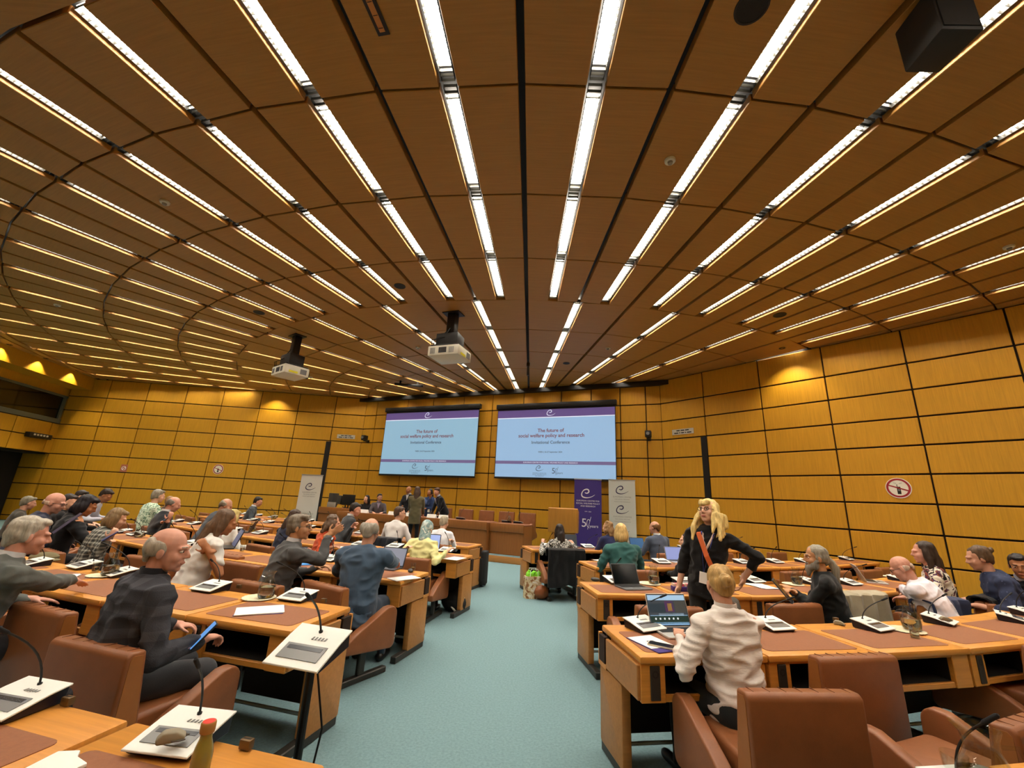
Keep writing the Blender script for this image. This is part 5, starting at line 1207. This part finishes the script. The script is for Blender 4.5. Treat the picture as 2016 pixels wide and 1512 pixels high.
# ------------------------------------------------------------------ ceiling things
def projector(label, px, py, rz, drop):
    p = at(px, py, ZC); t = thing('projector', label, 'projector', (p.x, p.y, ZC), rz)
    MB().box(-.2, .2, -.15, .15, -.02, 0).obj('ceiling_plate', M_BLACK, t); MB().prism(rrect(-.1, .1, -.09, .09, .02), -drop*.58, -.02).obj('pole', M_BLACK, t, bevel=.005)
    MB().prism([(-.26, -.2), (.26, -.2), (.22, .2), (-.22, .2)], -drop*.86, -drop*.55).obj('cradle', mat('dark grey casting', '#26282a', .5), t, bevel=.02)
    MB().box(-.32, .32, -.28, .28, -drop*.89, -drop*.85).obj('bracket', M_BLACK, t, bevel=.01)
    z0, z1 = -drop*1.12, -drop*.89
    b = MB().box(-.36, .36, -.31, .31, z0, z1).obj('body', mat('ivory plastic', '#d3d0bd', .45), t, bevel=.02)
    zm = (z0+z1)/2
    for x in (-.24, .2):
        for i in range(6): MB().box(x-.06+i*.02, x-.05+i*.02, -.314, -.308, zm-.07, zm+.06).obj('vent_slot', M_GREYP, b)
    MB().box(-.1, .08, -.316, -.308, zm-.06, zm+.06).obj('socket_panel', mat('dark grey casting'), b)
    MB().box(.358, .365, -.2, .02, zm-.08, zm-.03).obj('warning_label', mat('yellow label', '#d8cf2c', .5), b); MB().box(.358, .364, .08, .24, zm-.07, zm+.06).obj('side_vent', M_GREYP, b)
    MB().lathe([(.001, 0), (.09, 0), (.09, .1), (.001, .1)], 20, Matrix.Translation((.1, .3, zm)) @ Matrix.Rotation(rad(-90), 4, 'X')).obj('lens', M_BLACK, b)
    for q in range(3): MB().tube([(-.3+q*.05, -.28, z1), (-.28+q*.06, -.32, z1+.12), (-.15+q*.05, -.2, z1+.22), (0, -.1, -drop*.4)], .008, 6).obj('cable', M_BLACK, t)
projector('ceiling projector hanging farther out over the left rows', 586, 662, rad(-38), 1.0)
projector('ceiling projector hanging nearer the screens', 893, 618, rad(-20), .95)
def detector(label, px, py):
    p = at(px, py, ZC); t = thing('smoke_detector', label, 'smoke detector', (p.x, p.y, ZC), 0)
    MB().lathe([(.001, -.03), (.055, -.03), (.062, -.02), (.062, 0), (.001, 0)], 20).obj('base', mat('ivory plastic'), t); MB().lathe([(.001, -.055), (.025, -.055), (.03, -.03), (.001, -.03)], 16).obj('sensor', mat('grey plastic', '#8a877a', .5), t)
for lab, px, py in [('round smoke detector in the upper left ceiling', 325, 397), ('round smoke detector right of the central rib', 1319, 315), ('round smoke detector near the right ceiling edge', 1986, 485), ('small smoke detector in the far left ceiling', 113, 600), ('small smoke detector before the nearer projector', 823, 684), ('small smoke detector before the right screen', 1197, 685), ('small smoke detector beside the farther projector', 612, 742), ('tiny smoke detector over the far left corner', 237, 722)]: detector(lab, px, py)
def grille(label, px, py, r):
    p = at(px, py, ZC); t = thing('ceiling_speaker', label, 'speaker', (p.x, p.y, ZC), 0)
    MB().lathe([(.001, -.006), (r*.9, -.006), (r*.9, 0), (.001, 0)], 28).obj('mesh', mat('dark grille', '#141414', .7, bump=.4, bscale=200), t); MB().lathe([(r*.88, -.009), (r, -.009), (r, 0), (r*.88, 0)], 28, close=True).obj('rim', M_BLACK, t)
for lab, px, py, r in [('round dark ceiling speaker at the top edge', 1480, 14, .13), ('round dark ceiling speaker beside the nearer projector', 787, 563, .11), ('round dark ceiling speaker over the left rows', 510, 615, .12), ('round dark ceiling speaker over the right rows', 1535, 620, .12), ('small round ceiling speaker before the right screen', 1115, 715, .1), ('small round ceiling speaker before the left screen', 708, 749, .1)]: grille(lab, px, py, r)
p = at(757, 68, ZC); a_ = PH-1.5*DT; t = thing('linear_diffuser', 'slim black air diffuser slot with brass insert at the top edge', 'air vent', (p.x, p.y, ZC), a_+math.pi)
MB().box(-.055, .055, 0, .7, -.012, .0).obj('frame', M_BLACK, t); MB().box(-.025, .025, .03, .67, -.016, -.012).obj('insert', mat('brass insert', '#a87c4a', .35, metal=.6), t)
for i in range(6): MB().box(-.02, .02, .06+i*.1, .065+i*.1, -.018, -.016).obj('blade', M_BLACK, t)
p0 = at(1800, 118, ZC-.45); t = thing('hanging_loudspeaker', 'black loudspeaker box hung from the ceiling at the top corner', 'loudspeaker', (p0.x+.1, p0.y-.1, ZC-.5), rad(-2))
MB().prism([(-.15, -.16), (.15, -.16), (.13, .16), (-.13, .16)], 0, .42).obj('cabinet', mat('black speaker box', '#191a1a', .6), t, bevel=.012); MB().box(-.13, .13, -.168, -.16, .03, .39).obj('grille', mat('dark grille'), t); MB().box(-.03, .03, -.03, .03, .42, .5).obj('bracket', M_BLACK, t)
p = at(805, 757, ZC-.12); t = thing('track_bar', 'black bar hung below the ceiling before the left screen', 'lighting bar', (p.x, p.y, ZC-.12), rzf+.5)
MB().box(-.5, .5, -.03, .03, -.06, .02).obj('bar', M_BLACK, t, bevel=.006)
for x in (-.3, .3): MB().box(x-.03, x+.03, -.02, .02, .02, .12).obj('hanger', M_BLACK, t)
p = at(1040, 712, ZC); t = thing('ceiling_rod', 'dark grey rod with clamp hanging from the central rib', 'rod', (p.x, p.y, ZC), 0)
MB().box(-.03, .03, -.03, .03, -.42, 0).obj('rod', mat('slate rod', '#3a3c46', .5), t); MB().box(-.045, .045, -.045, .045, -.14, -.04).obj('clamp', M_BLACK, t)
def ptz(label, A, B, rz, px, py, arm):
    s = s_on(A, B, px, py); u = (B-A).normalized(); n = Vector((u.y, -u.x, 0)); q = A+u*s; d = ray(px, py); tt = q.length/math.hypot(d.x, d.y); z = HC+d.z*tt
    t = thing('wall_camera', label, 'camera', (q.x, q.y, z), rz)
    MB().box(-.06, .06, -.1, -.035, -.14, -.02).obj('bracket', M_BLACK, t, bevel=.01); MB().box(-.05, .05, -.3, -.06, -.1, -.06).obj('arm', M_BLACK, t, bevel=.01)
    MB().box(-.09, .09, -.4, -.18, -.06, .14).obj('camera_body', M_BLACK, t, bevel=.02); MB().lathe([(.001, 0), (.05, 0), (.05, .05), (.001, .05)], 18, Matrix.Translation((0, -.4, .04)) @ Matrix.Rotation(rad(90), 4, 'X')).obj('lens', M_GREYP, t)
ptz('black wall camera on an arm left of the screens', PLC, PRC, rzf, 727, 866, -1); ptz('black wall camera between right screen and side wall', PLC, PRC, rzf, 1278, 860, 1)
# ------------------------------------------------------------------ signs
def on_wall(A, B, px, py):
    s = s_on(A, B, px, py); u = (B-A).normalized(); q = A+u*s; d = ray(px, py); tt = q.length/math.hypot(d.x, d.y); n = Vector((u.y, -u.x, 0))*.012; return (q.x+n.x, q.y+n.y, HC+d.z*tt)
def wsign(label, A, B, rz, px, py, w_, h):
    t = thing('wall_sign', label, 'sign', on_wall(A, B, px, py), rz); MB().box(-w_/2, w_/2, -.048, -.037, -h/2, h/2).obj('plate', mat('sign white', '#b9b3a4', .6), t)
    for r, ws in ((.22, (.16, .17, .17)), (-.22, (.2, .05, .14, .05, .2))):
        tot = sum(ws)+.04*(len(ws)-1); x = -tot/2
        for q in ws: MB().box((x)*w_, (x+q)*w_, -.05, -.0479, h*(r-.1), h*(r+.1)).obj('print', M_BLACK, t); x += q+.04
wsign('white two-line notice on the far wall', PL, PLC, rzl, 682, 860, .72, .16); wsign('white two-line notice on the side wall near the camera', PRC, PR, rzr, 1346, 850, .68, .16)
def ban_sign(label, A, B, rz, px, py, r, name='no_phone_sign'):
    t = thing(name, label, 'sign', on_wall(A, B, px, py), rz); R = Matrix.Translation((0, -.037, 0)) @ Matrix.Rotation(rad(90), 4, 'X')
    MB().lathe([(.0005, 0), (r, 0), (r, .008), (.0005, .008)], 40, R).obj('disc', mat('sign face', '#dcd6c8', .5), t)
    MB().lathe([(r*.76, .008), (r*.93, .008), (r*.93, .0095), (r*.76, .0095)], 40, R, close=True).obj('red_ring', mat('sign red', '#93202a', .5), t)
    MB().box(-r*.8, r*.8, -.0475, -.0465, -r*.06, r*.06, Matrix.Rotation(rad(20), 4, 'Y')).obj('slash', mat('sign red'), t)
    MB().box(-r*.12, r*.16, -.0462, -.0455, -r*.6, r*.12).obj('handset', M_BLACK, t); MB().box(-r*.05, r*.1, -.0466, -.0462, -r*.3, -r*.1).obj('handset_screen', M_GREYP, t); MB().box(-r*.1, -r*.05, -.0462, -.0455, r*.1, r*.35).obj('aerial', M_BLACK, t)
    for s in (-1, 1): MB().tube([(s*r*(.1+.12*k), -.046, r*(.45+.03*k)) for k in range(3)], .004, 5).obj('wave', M_GREYINK, t)
ban_sign('round red no mobile phone sign on the side wall', PRC, PR, rzr, 1770, 961, .2); ban_sign('small round red no mobile phone sign on the far wall', PL, PLC, rzl, 431, 924, .19)
t = thing('no_smoking_sign', 'small square no smoking sign on the far wall', 'sign', on_wall(PL, PLC, 246, 922), rzl); MB().box(-.12, .12, -.045, -.037, -.14, .14).obj('plate', mat('pink plate', '#b56a52', .6), t)
MB().tube([(.07*math.cos(rad(a)), -.046, .07*math.sin(rad(a))) for a in range(0, 361, 20)], .008, 5, cap=False).obj('ring', M_PAPER, t); MB().box(-.07, .07, -.048, -.045, -.008, .008, Matrix.Rotation(rad(-45), 4, 'Y')).obj('slash', M_PAPER, t)
t = thing('booth_box', 'black box with pale markings on the booth wall', 'lamp', on_wall(BA, BB, 68, 857), rzb); MB().box(-.5, .5, -.2, -.035, -.1, .08).obj('casing', M_BLACK, t, bevel=.02)  # plain box with pale marks, holds no lamp and gives no light
for i in range(5): MB().box(-.35+i*.14, -.26+i*.14, -.204, -.2, -.02, .04).obj('marking', mat('sign white'), t)
# ------------------------------------------------------------------ finish
finish_fused()
bpy.context.view_layer.update(); dg = bpy.context.evaluated_depsgraph_get()
for o in TEXTS:
    me = bpy.data.meshes.new_from_object(o.evaluated_get(dg)); n = link(o.name.split('.')[0], me, o.parent); n.matrix_local = o.matrix_local.copy()
    bpy.data.objects.remove(o)
